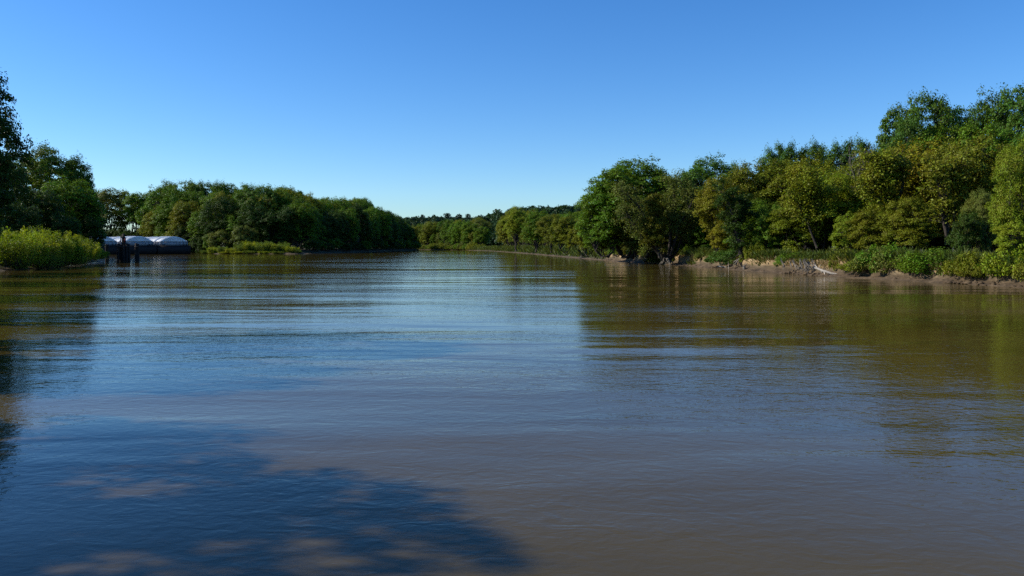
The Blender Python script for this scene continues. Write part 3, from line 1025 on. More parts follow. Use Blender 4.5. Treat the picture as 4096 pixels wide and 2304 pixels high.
fb = np.array((px2x(2665, 140), 140, 0.75))
branch_tree("forked_tree", tuple(fb), [
    (rel(fb, (2655, 1045, 140), (2625, 1000, 140), (2575, 960, 139), (2540, 900, 138), (2505, 850, 137)), 0.34, 0.08, 0.5),
    (rel(fb, (2660, 1045, 140), (2630, 980, 139), (2590, 900, 138), (2570, 850, 138), (2530, 800, 137), (2480, 760, 136)), 0.32, 0.07, 0.65),
    (rel(fb, (2665, 1045, 140), (2640, 960, 141), (2600, 880, 141), (2555, 830, 141), (2510, 800, 141)), 0.26, 0.06, 0.5),
    (rel(fb, (2670, 1045, 140), (2680, 960, 140), (2685, 870, 140), (2700, 800, 140), (2690, 740, 140)), 0.30, 0.07, 0.95),
    (rel(fb, (2675, 1045, 140), (2700, 970, 139), (2715, 900, 139), (2750, 850, 138), (2770, 800, 138), (2730, 740, 138)), 0.28, 0.06, 0.9),
    (rel(fb, (2675, 1045, 140), (2710, 1000, 141), (2735, 930, 141), (2760, 880, 141), (2790, 820, 141)), 0.24, 0.06, 0.7),
], "grey many limbed half bare tree forking from the water's edge", 50, 130, DULL, 91, 'bark', 0.12, 0.85, 14)
sb = np.array((px2x(2640, 138), 138, 1.2))
branch_tree("vine_covered_snag", tuple(sb), [
    (rel(sb, (2640, 1030, 138), (2632, 960, 138), (2625, 900, 138), (2622, 850, 138), (2618, 830, 138)), 0.22, 0.05, 1.0),
    (rel(sb, (2640, 1020, 138), (2610, 960, 137.5), (2605, 920, 137.5)), 0.12, 0.04, 1.0),
], "narrow snag wrapped in yellow leaves in front of the forked tree", 80, 170, (0.140, 0.140, 0.012), 92, 'bark', 0.115, 0.55)
lb = np.array((px2x(2975, 112), 112, 1.2))
branch_tree("leaning_tree", tuple(lb), [
    (rel(lb, (2972, 1050, 112), (2958, 980, 112), (2940, 900, 112), (2922, 830, 112), (2900, 780, 112)), 0.36, 0.12, 0.95),
    (rel(lb, (2958, 980, 112), (2950, 900, 113), (2970, 840, 113)), 0.16, 0.05, 0.9),
], "dark leaning trunk hung with vines beside the slumped bank", 70, 150, DARK, 93, 'bark', 0.11, 0.5, 8, 0.06)
tb = np.array((px2x(3580, 97), 97, 1.7))
branch_tree("curved_limb_tree", tuple(tb), [
    (rel(tb, (3590, 960, 97), (3590, 860, 97), (3585, 800, 97), (3560, 740, 96.5), (3530, 700, 96), (3510, 660, 96)), 0.30, 0.06, 0.6),
    (rel(tb, (3588, 820, 97), (3610, 740, 97), (3612, 690, 97), (3590, 660, 97), (3570, 650, 96.5)), 0.2, 0.06, 0.6),
    (rel(tb, (3590, 860, 97), (3540, 790, 96), (3500, 750, 96)), 0.14, 0.04, 0.6),
], "tree with dark curved limbs showing through olive leaves", 48, 130, OLIVE, 94, 'bark', 0.15, 0.8)
mb_ = np.array((px2x(3790, 90), 90, 1.7))
branch_tree("multi_stemmed_tree", tuple(mb_), [
    (rel(mb_, (3790, 980, 90), (3775, 860, 90), (3760, 760, 89.5), (3740, 690, 89)), 0.17, 0.05, 0.5),
    (rel(mb_, (3792, 980, 90), (3790, 840, 90), (3788, 700, 90)), 0.17, 0.05, 0.5),
    (rel(mb_, (3796, 980, 90), (3815, 880, 90), (3830, 760, 90), (3832, 690, 90)), 0.16, 0.05, 0.5),
    (rel(mb_, (3785, 980, 90), (3770, 800, 91), (3775, 720, 91)), 0.11, 0.04, 0.5),
], "slender grey stems rising in a cluster under the brown maples", 34, 100, BROWN, 95, 'bark', 0.15, 0.8)
cb_ = np.array((px2x(3240, 104), 104, 1.7))
branch_tree("twisted_trunk_tree", tuple(cb_), [
    (rel(cb_, (3270, 990, 104), (3235, 900, 104), (3240, 830, 103.5), (3255, 780, 103.5), (3250, 720, 103)), 0.16, 0.06, 0.6),
    (rel(cb_, (3236, 900, 104), (3205, 840, 104), (3200, 790, 104)), 0.14, 0.05, 0.6),
], "tree with a twisted dark trunk behind the exposed roots", 48, 130, OLIVE, 96, 'bark', 0.15, 0.8)
db = np.array((px2x(3410, 108), 108, 1.7))
branch_tree("bare_topped_tree", tuple(db), [
    (rel(db, (3415, 980, 108), (3420, 850, 108), (3425, 740, 107), (3410, 680, 106), (3400, 625, 105)), 0.2, 0.05, 0.25),
    (rel(db, (3424, 740, 107), (3440, 680, 106), (3450, 640, 105)), 0.1, 0.03, 0.2),
], "pale bare topped tree sticking out above the yellow green crown", 28, 40, OLIVE, 97, 'pale_bark', 0.15, 0.7)
# ------------------------------------------------------------------ plants along the right bank
def bank_point(line, i, off, side=1):
    p = line[i]
    t = (line[min(i + 1, len(line) - 1)] - line[max(i - 1, 0)]).normalized()
    nrm = Vector((t.y, -t.x)) * side
    return p + nrm * off


def blades(name, pts, hmin, hmax, width, tint, label, seed, cat="grass"):
    rng = np.random.default_rng(seed)
    B = np.array(pts)
    n = len(B)
    h = rng.uniform(hmin, hmax, size=(n, 1))
    h *= np.array([[0.4 + 1.1 * max(0.0, noise.noise((q[0] * 0.35, q[1] * 0.35, 2.2)) + 0.5)] for q in pts])
    lean = rng.normal(size=(n, 3)) * 0.6
    lean[:, 2] = 1
    tip = B + lean * h
    a = rng.uniform(0, 6.28, size=n)
    s = np.stack([np.cos(a), np.sin(a), np.zeros(n)], 1) * width * rng.uniform(0.6, 1.4, size=(n, 1))
    mid_ = B * 0.45 + tip * 0.55 + rng.normal(size=(n, 3)) * 0.05
    V = np.empty((n, 4, 3))
    V[:, 0] = B - s * 0.4
    V[:, 1] = mid_ + s
    V[:, 2] = tip
    V[:, 3] = mid_ - s * 0.8
    me = np_mesh(name, V.reshape(-1, 3), np.arange(n * 4).reshape(n, 4))
    me.materials.append(M['grass'])
    o = link(name, me)
    o.color = (*tint, 1)
    return tag(o, label, cat, None, 'stuff')


def bare_cut(p0, off):
    """stretches where the bank has slumped and shows bare earth"""
    px = 2048 + p0.x / p0.y * FOCAL
    return off < 2.2 and (2760 < px < 2955 or 3040 < px < 3345 or 2380 < px < 2560)


grng = random.Random(5)
gp, dry, weeds = [], [], []
n_line = len(right_line)
for k in range(46000):
    i = grng.randrange(n_line)
    p0 = right_line[i]
    if p0.y < 55:
        continue
    if noise.noise((p0.x * 0.05, p0.y * 0.05, 5.5)) < -0.25 and grng.random() < 0.6:
        continue
    off = grng.uniform(2.1, 9.0)
    q = bank_point(right_line, i, off)
    gp.append((q.x, q.y, 1.65 + 0.02 * off))
for k in range(9000):
    i = grng.randrange(n_line)
    p0 = right_line[i]
    if noise.noise((p0.x * 0.08, p0.y * 0.08, 15.5)) < 0.05:
        continue
    q = bank_point(right_line, i, grng.uniform(1.4, 2.4))
    dry.append((q.x, q.y, grng.uniform(0.7, 1.5)))
for k in range(15000):          # and spilling over the cut farther along, with bare gaps left
    i = grng.randrange(n_line)
    p0 = right_line[i]
    if p0.y < 112 or noise.noise((p0.x * 0.1, p0.y * 0.06, 8.8)) < -0.08:
        continue
    off = grng.uniform(0.6, 3.0)
    if bare_cut(p0, off):
        continue
    q = bank_point(right_line, i, off)
    gp.append((q.x, q.y, 1.9 * float(np.interp(off, [a for a, b in CUT], [b for a, b in CUT])) - 0.2))
for k in range(22000):          # weeds tangled with the shrubs on the near slope
    i = grng.randrange(n_line)
    p0 = right_line[i]
    if not 55 < p0.y < 112:
        continue
    off = grng.uniform(1.3, 4.0)
    if bare_cut(p0, off):
        continue
    q = bank_point(right_line, i, off)
    gp.append((q.x, q.y, 1.9 * float(np.interp(off, [a for a, b in CUT], [b for a, b in CUT])) - 0.15))
for k in range(16000):
    i = grng.randrange(len(far_line))
    off = grng.uniform(0.4, 8.0)
    q = bank_point(far_line, i, off)
    weeds.append((q.x, q.y, 2.0 * float(np.interp(off, [a for a, b in LOW], [b for a, b in LOW])) - 0.1))
blades("bank_grass", gp, 0.35, 1.1, 0.085, (0.075, 0.10, 0.018), "rank green grass and weeds along the lip of the right bank", 1)
blades("dry_grass", dry, 0.25, 0.7, 0.05, (0.20, 0.14, 0.06), "dry brown grass and rootlets hanging over the cut right bank", 2)
blades("shore_weeds", weeds, 0.8, 2.0, 0.22, (0.08, 0.105, 0.02), "green weeds edging the receding right bank and the far bend", 3)

srng = random.Random(77)
for k in range(64):
    i = int(n_line * (0.1 + 0.89 * k / 63))
    p0 = right_line[i]
    px = 2048 + p0.x / p0.y * FOCAL
    near = p0.y < 92
    off = srng.uniform(1.7, 3.6) if (near and px > 3350) or (px < 2640 and k % 2) else srng.uniform(2.7, 4.8)
    if 2680 < px < 2760 or 2960 < px < 3040:
        off += 3
    q = bank_point(right_line, i, off)
    w = srng.uniform(1.8, 5.8)
    plant('shrub', srng.randrange(3), "bank_shrub", q.x, q.y, 0.75 if near else 1.35, srng.uniform(0.7, 2.5), w,
          srng.choice([GREEN, DULL, OLIVE, DULL, BROWN, DARK, OLIVE]),
          "viny green shrub on the near stretch of the right bank, above the mud strip" if near else "leafy shrub on the grassy lip above the cut right bank",
          "shrub", "vine shrubs of the near right bank" if near else "shrubs along the lip of the right bank")
for (px, d, off, h, w, tint, lab) in [
        (3450, 80, 0, 2.6, 7.0, GREEN, "bright green vine mound right of the white driftwood log"),
        (3620, 75, 0, 2.2, 6.0, GREEN, "vine mound spilling down to the mud strip at lower right"),
        (2870, 127, 0, 2.0, 9.0, (0.07, 0.13, 0.018), "grassy green mound topping the bare cut bank"),
        (3080, 106, 0, 1.6, 4.0, GREEN, "small green bush in the dark notch of the bank"),
        (2810, 130.0, 0, 1.1, 1.6, GREEN, "lone little bush stuck on the bare cut bank"),
        (3790, 72.5, 0, 1.8, 5.0, OLIVE, "olive shrub low on the bank under the slender stems"),
        (3960, 68, 0, 2.4, 6.0, LIME, "yellowish shrub at the foot of the right edge tree")]:
    p = min(right_line, key=lambda q: abs(2048 + q.x / q.y * FOCAL - px))
    i = right_line.index(p)
    q = bank_point(right_line, i, 1.6 if w < 3 else 3.0)
    plant('shrub', srng.randrange(3), "bank_shrub", q.x, q.y, 0.9, h, w, tint, lab, "shrub")

for i in range(34):
    j = int(n_line * (0.12 + 0.87 * i / 33))
    p0 = right_line[j]
    px = 2048 + p0.x / p0.y * FOCAL
    q = bank_point(right_line, j, srng.uniform(6.5, 9.5))
    if 2690 < px < 2760 or 2970 < px < 3060 or px > 3060:
        continue
    plant('low', srng.randrange(2), "edge_tree", q.x, q.y, 1.6, srng.uniform(3.5, 6.5), srng.uniform(4.5, 6.5), srng.choice([GREEN, OLIVE, LIME, GREEN, BROWN]),
          "small leafy tree at the edge of the wood above the right bank", "tree", "small trees at the edge of the right wood")

# clods and slumped lumps of mud at the water's edge
cl = MB()
crng = random.Random(9)
for k in range(3200):
    i = crng.randrange(n_line)
    q = bank_point(right_line, i, crng.uniform(0.1, 1.3) + 0.1)
    s = crng.uniform(0.04, 0.16) if k % 8 else crng.uniform(0.2, 0.42)
    z = max(0.0, 0.15 * (q - right_line[i]).length)
    vs = []
    for (a, b, c) in ((1, 0, 0), (-1, 0, 0), (0, 1, 0), (0, -1, 0), (0, 0, 1), (0, 0, -1)):
        r = s * crng.uniform(0.6, 1.3)
        vs.append((q.x + a * r, q.y + b * r, z + c * r * 0.6))
    cl.add(vs, [(0, 2, 4), (2, 1, 4), (1, 3, 4), (3, 0, 4), (2, 0, 5), (1, 2, 5), (3, 1, 5), (0, 3, 5)])
o = link("mud_clods", cl.mesh("mud_clods"), None, M['mud'])
tag(o, "slumped clods of mud along the right water's edge", "mud", None, 'stuff')


def wood_thing(name, tubes, mat, label, cat, loc):
    """tubes: list of (points, radii) relative to loc, the first one is the main stem, the others its branches"""
    root = empty(name, loc)
    tag(root, label, cat)
    for k, (pts, rr) in enumerate(tubes):
        m = MB()
        fine, fr = [], []
        for j in range(len(pts) - 1):
            for s in range(4):
                u = s / 4
                a, b = Vector(pts[j]), Vector(pts[j + 1])
                fine.append(a.lerp(b, u) + Vector((crng.uniform(-1, 1), crng.uniform(-1, 1), crng.uniform(-1, 1))) * rr[j] * 0.25)
                fr.append((rr[j] + (rr[j + 1] - rr[j]) * u) * crng.uniform(0.88, 1.12))
        fine.append(Vector(pts[-1]))
        fr.append(rr[-1])
        m.tube(fine, fr, 7)
        link("trunk" if k == 0 else "branch", m.mesh("trunk", True), root, M[mat])
    return root


def shore_at(px, off=0.0):
    p = min(right_line, key=lambda q: abs(2048 + q.x / q.y * FOCAL - px))
    q = bank_point(right_line, right_line.index(p), off)
    return q


q = shore_at(3310, 0.5)
wood_thing("driftwood_log", [([(-1.55, 1.2, 0.95), (-0.7, 0.5, 0.5), (0.2, 0.0, 0.22), (1.9, -0.7, 0.08)], [0.11, 0.15, 0.12, 0.05]),
                             ([(-0.6, 0.45, 0.45), (-0.75, -0.1, 0.15)], [0.06, 0.02]),
                             ([(0.1, 0.0, 0.24), (0.7, 0.5, 0.22)], [0.05, 0.02])], 'driftwood',
           "long bleached driftwood log lying down the right mud bank", "log", (q.x, q.y, 0.05))
q = shore_at(3243, 1.0)
wood_thing("driftwood_branch", [([(-0.35, 0.5, 1.25), (-0.1, 0.1, 0.7), (0.35, -0.6, 0.1)], [0.05, 0.06, 0.03]),
                                ([(-0.1, 0.1, 0.7), (0.3, 0.4, 1.2)], [0.035, 0.012])], 'driftwood',
           "thin upright dead branch left of the long driftwood log", "branch", (q.x, q.y, 0.0))
q = shore_at(2882, 0.6)
wood_thing("driftwood_log", [([(-0.95, 0.5, 0.42), (0.1, 0.0, 0.2), (1.15, -0.4, 0.05)], [0.07, 0.12, 0.06])], 'driftwood',
           "short pale log at the foot of the bare cut bank", "log", (q.x, q.y, 0.0))
q = shore_at(2970, 0.2)
wood_thing("tree_stump", [([(0, 0, -0.3), (0.05, 0, 0.35), (0.0, 0.1, 0.65)], [0.2, 0.22, 0.1]),
                          ([(0.05, 0, 0.4), (0.55, 0.1, 1.05)], [0.08, 0.015]), ([(-0.05, 0, 0.4), (-0.6, 0, 0.85)], [0.07, 0.015]),
                          ([(0, 0, 0.4), (0.25, 0, 1.2)], [0.05, 0.01])], 'pale_bark',
           "spiky stump at the waterline below the leaning trunk", "stump", (q.x, q.y, 0.0))
q = shore_at(2915, -0.1)
wood_thing("driftwood_branch", [([(0, 0, -0.4), (0.03, 0, 0.6), (-0.05, 0, 1.1)], [0.035, 0.03, 0.012])], 'driftwood',
           "short stick standing in the water by the cut bank", "branch", (q.x, q.y, 0.0))
for k, (px, n, lab) in enumerate([(3185, 22, "tangle of exposed brown roots under the twisted trunk"), (3215, 20, "hanging roots above the long driftwood log"),
                                  (2450, 14, "grey fallen twigs on the bank under the big cottonwood"), (3140, 12, "roots sticking out of the slumped bank by the dark notch")]):
    q = shore_at(px, 1.4)
    tubes = []
    for j in range(n):
        a = crng.uniform(-1.6, 1.6)
        tubes.append(([(a, 0.8, crng.uniform(1.3, 1.9)), (a + crng.uniform(-.3, .3), crng.uniform(-.1, .3), crng.uniform(.7, 1.1)),
                       (a + crng.uniform(-.6, .6), crng.uniform(-.9, -.2), crng.uniform(0.05, .5))], [0.055, 0.045, 0.012]))
    root = empty("root_tangle", (q.x, q.y, 0))
    tag(root, lab, "roots")
    for pts, rr in tubes:
        m = MB()
        m.tube(pts, rr, 5)
        link("root", m.mesh("root", True), root, M['pale_bark'])

# ------------------------------------------------------------------ left bank
def lt(px, py, d, wpx, kind, var, tint, lab, name="riverside_tree", rz=None, z=1.4):
    h = top_z(py, d) - z
    return plant(kind, var, name, px2x(px, d), d, z, h, wpx / FOCAL * d, tint, lab, "tree", None, rz)


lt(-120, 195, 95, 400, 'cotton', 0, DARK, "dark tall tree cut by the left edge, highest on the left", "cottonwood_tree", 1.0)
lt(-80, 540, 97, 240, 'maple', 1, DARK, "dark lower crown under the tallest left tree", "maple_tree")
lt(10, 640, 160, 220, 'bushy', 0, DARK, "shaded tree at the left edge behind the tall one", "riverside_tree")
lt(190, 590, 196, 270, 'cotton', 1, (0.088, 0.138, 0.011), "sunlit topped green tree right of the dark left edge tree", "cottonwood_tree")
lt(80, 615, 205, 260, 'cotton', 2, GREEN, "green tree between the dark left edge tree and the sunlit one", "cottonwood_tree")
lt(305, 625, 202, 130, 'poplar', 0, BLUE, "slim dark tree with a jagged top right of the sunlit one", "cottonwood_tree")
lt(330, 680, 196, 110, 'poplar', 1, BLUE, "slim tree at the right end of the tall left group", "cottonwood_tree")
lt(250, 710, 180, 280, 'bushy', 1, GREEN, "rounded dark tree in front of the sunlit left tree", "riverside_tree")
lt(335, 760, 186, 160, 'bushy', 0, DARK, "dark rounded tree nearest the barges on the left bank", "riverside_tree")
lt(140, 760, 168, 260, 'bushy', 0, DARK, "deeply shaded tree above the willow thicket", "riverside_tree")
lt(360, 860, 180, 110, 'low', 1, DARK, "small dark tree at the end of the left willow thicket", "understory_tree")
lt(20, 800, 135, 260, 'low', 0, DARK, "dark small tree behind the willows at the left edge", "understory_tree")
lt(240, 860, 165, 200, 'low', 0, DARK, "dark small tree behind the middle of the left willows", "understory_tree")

wl = [(-20, 905, 112), (50, 900, 114), (110, 905, 120), (160, 900, 124), (215, 915, 130), (265, 925, 136), (310, 935, 144), (350, 955, 152), (385, 972, 164),
      (20, 935, 108), (85, 940, 114), (140, 945, 119), (200, 950, 126), (255, 960, 132), (320, 975, 146), (365, 990, 158)]
for i, (px, py, d) in enumerate(wl):
    h = top_z(py + 10 + 6 * (i % 3), d) - 0.9
    plant('willow', i, "willow_shrub", px2x(px - 22, d), d + 2.5, 0.8, h, 6.6 if px < 300 else 4.6, WILLOW if i % 3 else LIME,
          (f"{ORD[i]} from the left of the tall willow bushes on the left bank" if i < 9 else f"{ORD[i - 9]} from the left of the middle willow bushes on the left bank"), "bush", "willows on the left bank")
for i, (px, py, d, w) in enumerate([(165, 1012, 118.5, 3.4), (205, 1018, 122, 3.0), (285, 1018, 134, 3.6), (310, 1028, 139, 2.6), (60, 1035, 110, 2.6)]):
    h = top_z(py, d) - 0.25
    plant('willow', i, "willow_shrub", px2x(px, d), d + 0.8, 0.2, h, w, (0.19, 0.23, 0.03),
          ["small pale willow at the water's edge under the tall willows", "small pale willow just right of the first waterside one", "pale waterside willow nearer the pilings",
           "lowest pale willow at the right of the waterside ones", "tiny willow by the left edge at the water"][i], "bush", "small waterside willows")
lw = []
for k in range(6000):
    i = grng.randrange(len(left_line))
    if left_line[i].y < 70:
        continue
    q = bank_point(left_line, i, grng.uniform(1.5, 8), -1)
    lw.append((q.x, q.y, grng.uniform(0.5, 1.4)))
blades("left_bank_weeds", lw, 0.5, 1.4, 0.09, (0.06, 0.085, 0.016), "weeds growing under the willows on the left bank", 4)

# trees on the near left bank, beside the viewer: their shadows lie on the water
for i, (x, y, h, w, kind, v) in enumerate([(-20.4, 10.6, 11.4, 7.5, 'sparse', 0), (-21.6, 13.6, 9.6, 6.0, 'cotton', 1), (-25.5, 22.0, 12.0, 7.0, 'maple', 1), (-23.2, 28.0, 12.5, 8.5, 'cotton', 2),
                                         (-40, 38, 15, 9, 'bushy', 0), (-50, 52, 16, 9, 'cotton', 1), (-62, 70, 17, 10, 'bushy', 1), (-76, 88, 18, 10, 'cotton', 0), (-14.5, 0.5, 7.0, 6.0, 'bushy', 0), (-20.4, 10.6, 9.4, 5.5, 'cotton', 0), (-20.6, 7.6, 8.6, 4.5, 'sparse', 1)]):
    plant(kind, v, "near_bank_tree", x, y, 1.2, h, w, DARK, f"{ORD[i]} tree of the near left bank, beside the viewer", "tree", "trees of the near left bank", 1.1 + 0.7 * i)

# ------------------------------------------------------------------ wooded point
point_out = [(560, 790), (600, 772), (640, 742), (700, 722), (780, 735), (880, 730), (960, 738), (1050, 742), (1120, 748), (1180, 758), (1235, 782), (1275, 805), (1310, 792), (1380, 796),
             (1440, 795), (1500, 822), (1560, 850), (1610, 868), (1660, 895)]


def point_tree(px, d, drop, kind, tint, label, group, wf=0.74, name="woodland_tree"):
    h = top_z(outline(point_out, px) + drop, d) - 1.4
    plant(kind, trng.randrange(4), name, px2x(px, d), d, 1.4, h, h * wf * trng.uniform(0.9, 1.1), tint, label, "tree", group)


for i in range(9):          # the rounded trees facing the viewer
    px = 625 + 66 * i + trng.uniform(-8, 8)
    d = [418, 408, 396, 382, 372, 366, 362, 360, 362][i]
    point_tree(px, d, [80, 95, 75, 110, 60, 120, 75, 95, 70][i], pick('bushy', 'bushy', 'maple'), [OLIVE, GREEN, OLIVE, GREEN, DARK, GREEN, DARK, DARK, DARK][i],
               f"{ORD[i]} rounded tree from the barges along the front of the wooded point", "front trees of the wooded point", 0.85)
for i in range(11):
    px = 640 + 54 * i + trng.uniform(-10, 10)
    d = 425 - 4 * i + trng.uniform(-6, 6)
    point_tree(px, d, trng.uniform(22, 40), pick('bushy', 'cotton'), pick(GREEN, OLIVE, GREEN), "green tree in the second row of the wooded point", "second row of the wooded point")
for i in range(13):
    px = 635 + 47 * i + trng.uniform(-8, 8)
    d = 455 + trng.uniform(-8, 8)
    point_tree(px, d, trng.uniform(-4, 8), 'cotton', pick(BLUE, GREEN, BLUE), f"{ORD[i]} cottonwood from the left on the skyline of the wooded point", "skyline cottonwoods of the wooded point", 0.66, "cottonwood_tree")
for i in range(30):         # the side of the point along the channel, in shade
    t = i / 29
    y = 366 + 275 * t
    x = float(np.interp(y, [352, 400, 500, 600, 652], [-97, -92, -89, -88, -97])) - trng.uniform(0, 4)
    px = 2048 + x / y * FOCAL
    h = top_z(outline(point_out, px) + (trng.uniform(18, 60) if y < 520 else trng.uniform(-2, 28)), y) - 1.4
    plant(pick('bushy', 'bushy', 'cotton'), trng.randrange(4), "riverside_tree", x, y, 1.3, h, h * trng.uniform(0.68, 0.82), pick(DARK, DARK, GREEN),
          "shaded tree lining the channel side of the wooded point", "tree", "channel side trees of the wooded point")
for i in range(24):
    t = i / 23
    y = 380 + 270 * t
    x = -110 - trng.uniform(0, 14)
    px = 2048 + x / y * FOCAL
    h = top_z(outline(point_out, px) + trng.uniform(-4, 12), y) - 1.4
    plant(pick('bushy', 'cotton', 'cotton'), trng.randrange(4), "woodland_tree", x, y, 1.4, h, h * trng.uniform(0.62, 0.76), pick(GREEN, GREEN, BLUE, OLIVE),
          "tree in the inner rows of the wooded point toward the bend", "tree", "inner trees of the wooded point")
for i, (px, y, h) in enumerate([(1590, 640, 25), (1612, 648, 22), (1630, 655, 18), (1600, 665, 24), (1622, 676, 19), (1640, 668, 13)]):
    plant('bushy', i, "riverside_tree", px2x(px, y), y, 1.2, h, h * 0.85, pick(DARK, GREEN), f"{ORD[i]} of the shaded trees stepping down at the tip of the wooded point", "tree", "trees at the tip of the wooded point")
for i in range(34):
    t = i / 33
    k = int(len(point_line) * (0.36 + 0.36 * t))
    q = bank_point(point_line, k, trng.uniform(1.5, 4.0), -1)
    plant('low', i, "waterside_bush", q.x, q.y, 0.5, trng.uniform(4, 7.5), trng.uniform(7, 10), pick(DARK, DARK, GREEN),
          "dark bush at the water's edge of the wooded point", "bush", "waterside bushes of the wooded point")
plant('low', 0, "pale_small_tree", px2x(970, 352), 352, 0.8, 11.5, 13, DULL, "small paler tree in front of the dark point, behind the willow bar", "tree")
plant('low', 1, "pale_small_tree", px2x(880, 356), 356, 0.8, 9.5, 11, DULL, "small dull green tree left of the paler one on the point", "tree")
for i, (px, d, h, w) in enumerate([(735, 392, 13, 12), (775, 388, 11, 11), (800, 380, 9, 10), (825, 372, 8, 9), (855, 366, 9, 9), (890, 362, 7, 9), (930, 360, 8, 9)]):
    plant('low', i, "waterside_bush", px2x(px, d), d, 0.4, h, w, pick(DARK, GREEN), f"{ORD[i]} dark bushy tree from the barges' right end, filling the cove", "tree", "bushes of the cove right of the barges")
for i, (px, d) in enumerate([(752, 402), (770, 398), (788, 394), (806, 388), (824, 382), (842, 376)]):
    plant('shrub', i, "waterside_bush", px2x(px, d), d, 0.0, 5.5, 9.0, DARK, f"{ORD[i]} low dark shrub from the left at the back of the cove by the barges", "bush", "low shrubs of the cove")
# see-through trees behind the barges
for i, (px, py, d, w) in enumerate([(390, 765, 452, 130), (445, 752, 446, 160), (505, 765, 450, 150), (550, 770, 440, 140), (595, 795, 446, 130)]):
    h = top_z(py, d) - 1.5
    plant('sparse', i, "open_crowned_tree", px2x(px, d), d, 1.5, h, w / FOCAL * d, pick(GREEN, OLIVE, DULL), f"{ORD[i]} open crowned tree from the left behind the barges", "tree", "open crowned trees behind the barges")
for i in range(12):
    px = 330 + 27 * i
    d = 440 + trng.uniform(-6, 10)
    plant('low', i, "waterside_bush", px2x(px, d), d, 1.2, trng.uniform(9, 14), 13, pick(DARK, GREEN, DARK), "dark bush under the open crowned trees behind the barges", "bush", "bushes behind the barges")
# willows of the low bar
bar_w = [(815, 1000, 341, 3), (850, 988, 340, 5), (895, 985, 337, 6), (930, 992, 335, 6), (975, 975, 336, 8), (1010, 966, 337, 9), (1050, 966, 336, 9), (1090, 975, 336, 8), (1125, 970, 336, 8), (1160, 985, 335, 7), (1185, 1000, 334, 5),
         (950, 1003, 332.5, 6), (1000, 1002, 332, 6), (1060, 1004, 331.5, 6), (1110, 1004, 331.5, 6), (900, 1005, 334, 5)]
for i, (px, py, d, w) in enumerate(bar_w):
    h = top_z(py, d) - 0.2
    plant('willow', i, "willow_shrub", px2x(px, d), d, 0.15, h, w, WILLOW if i % 2 else (0.13, 0.18, 0.02),
          (f"{ORD[i]} yellow green willow bush from the left on the low bar" if i < 11 else f"{ORD[i - 11]} small willow at the front edge of the low bar"), "bush", "willows on the low bar")

# ------------------------------------------------------------------ covered barges
def arch(u, h):
    return h * (1 - abs(u) ** 2.0) ** 0.85


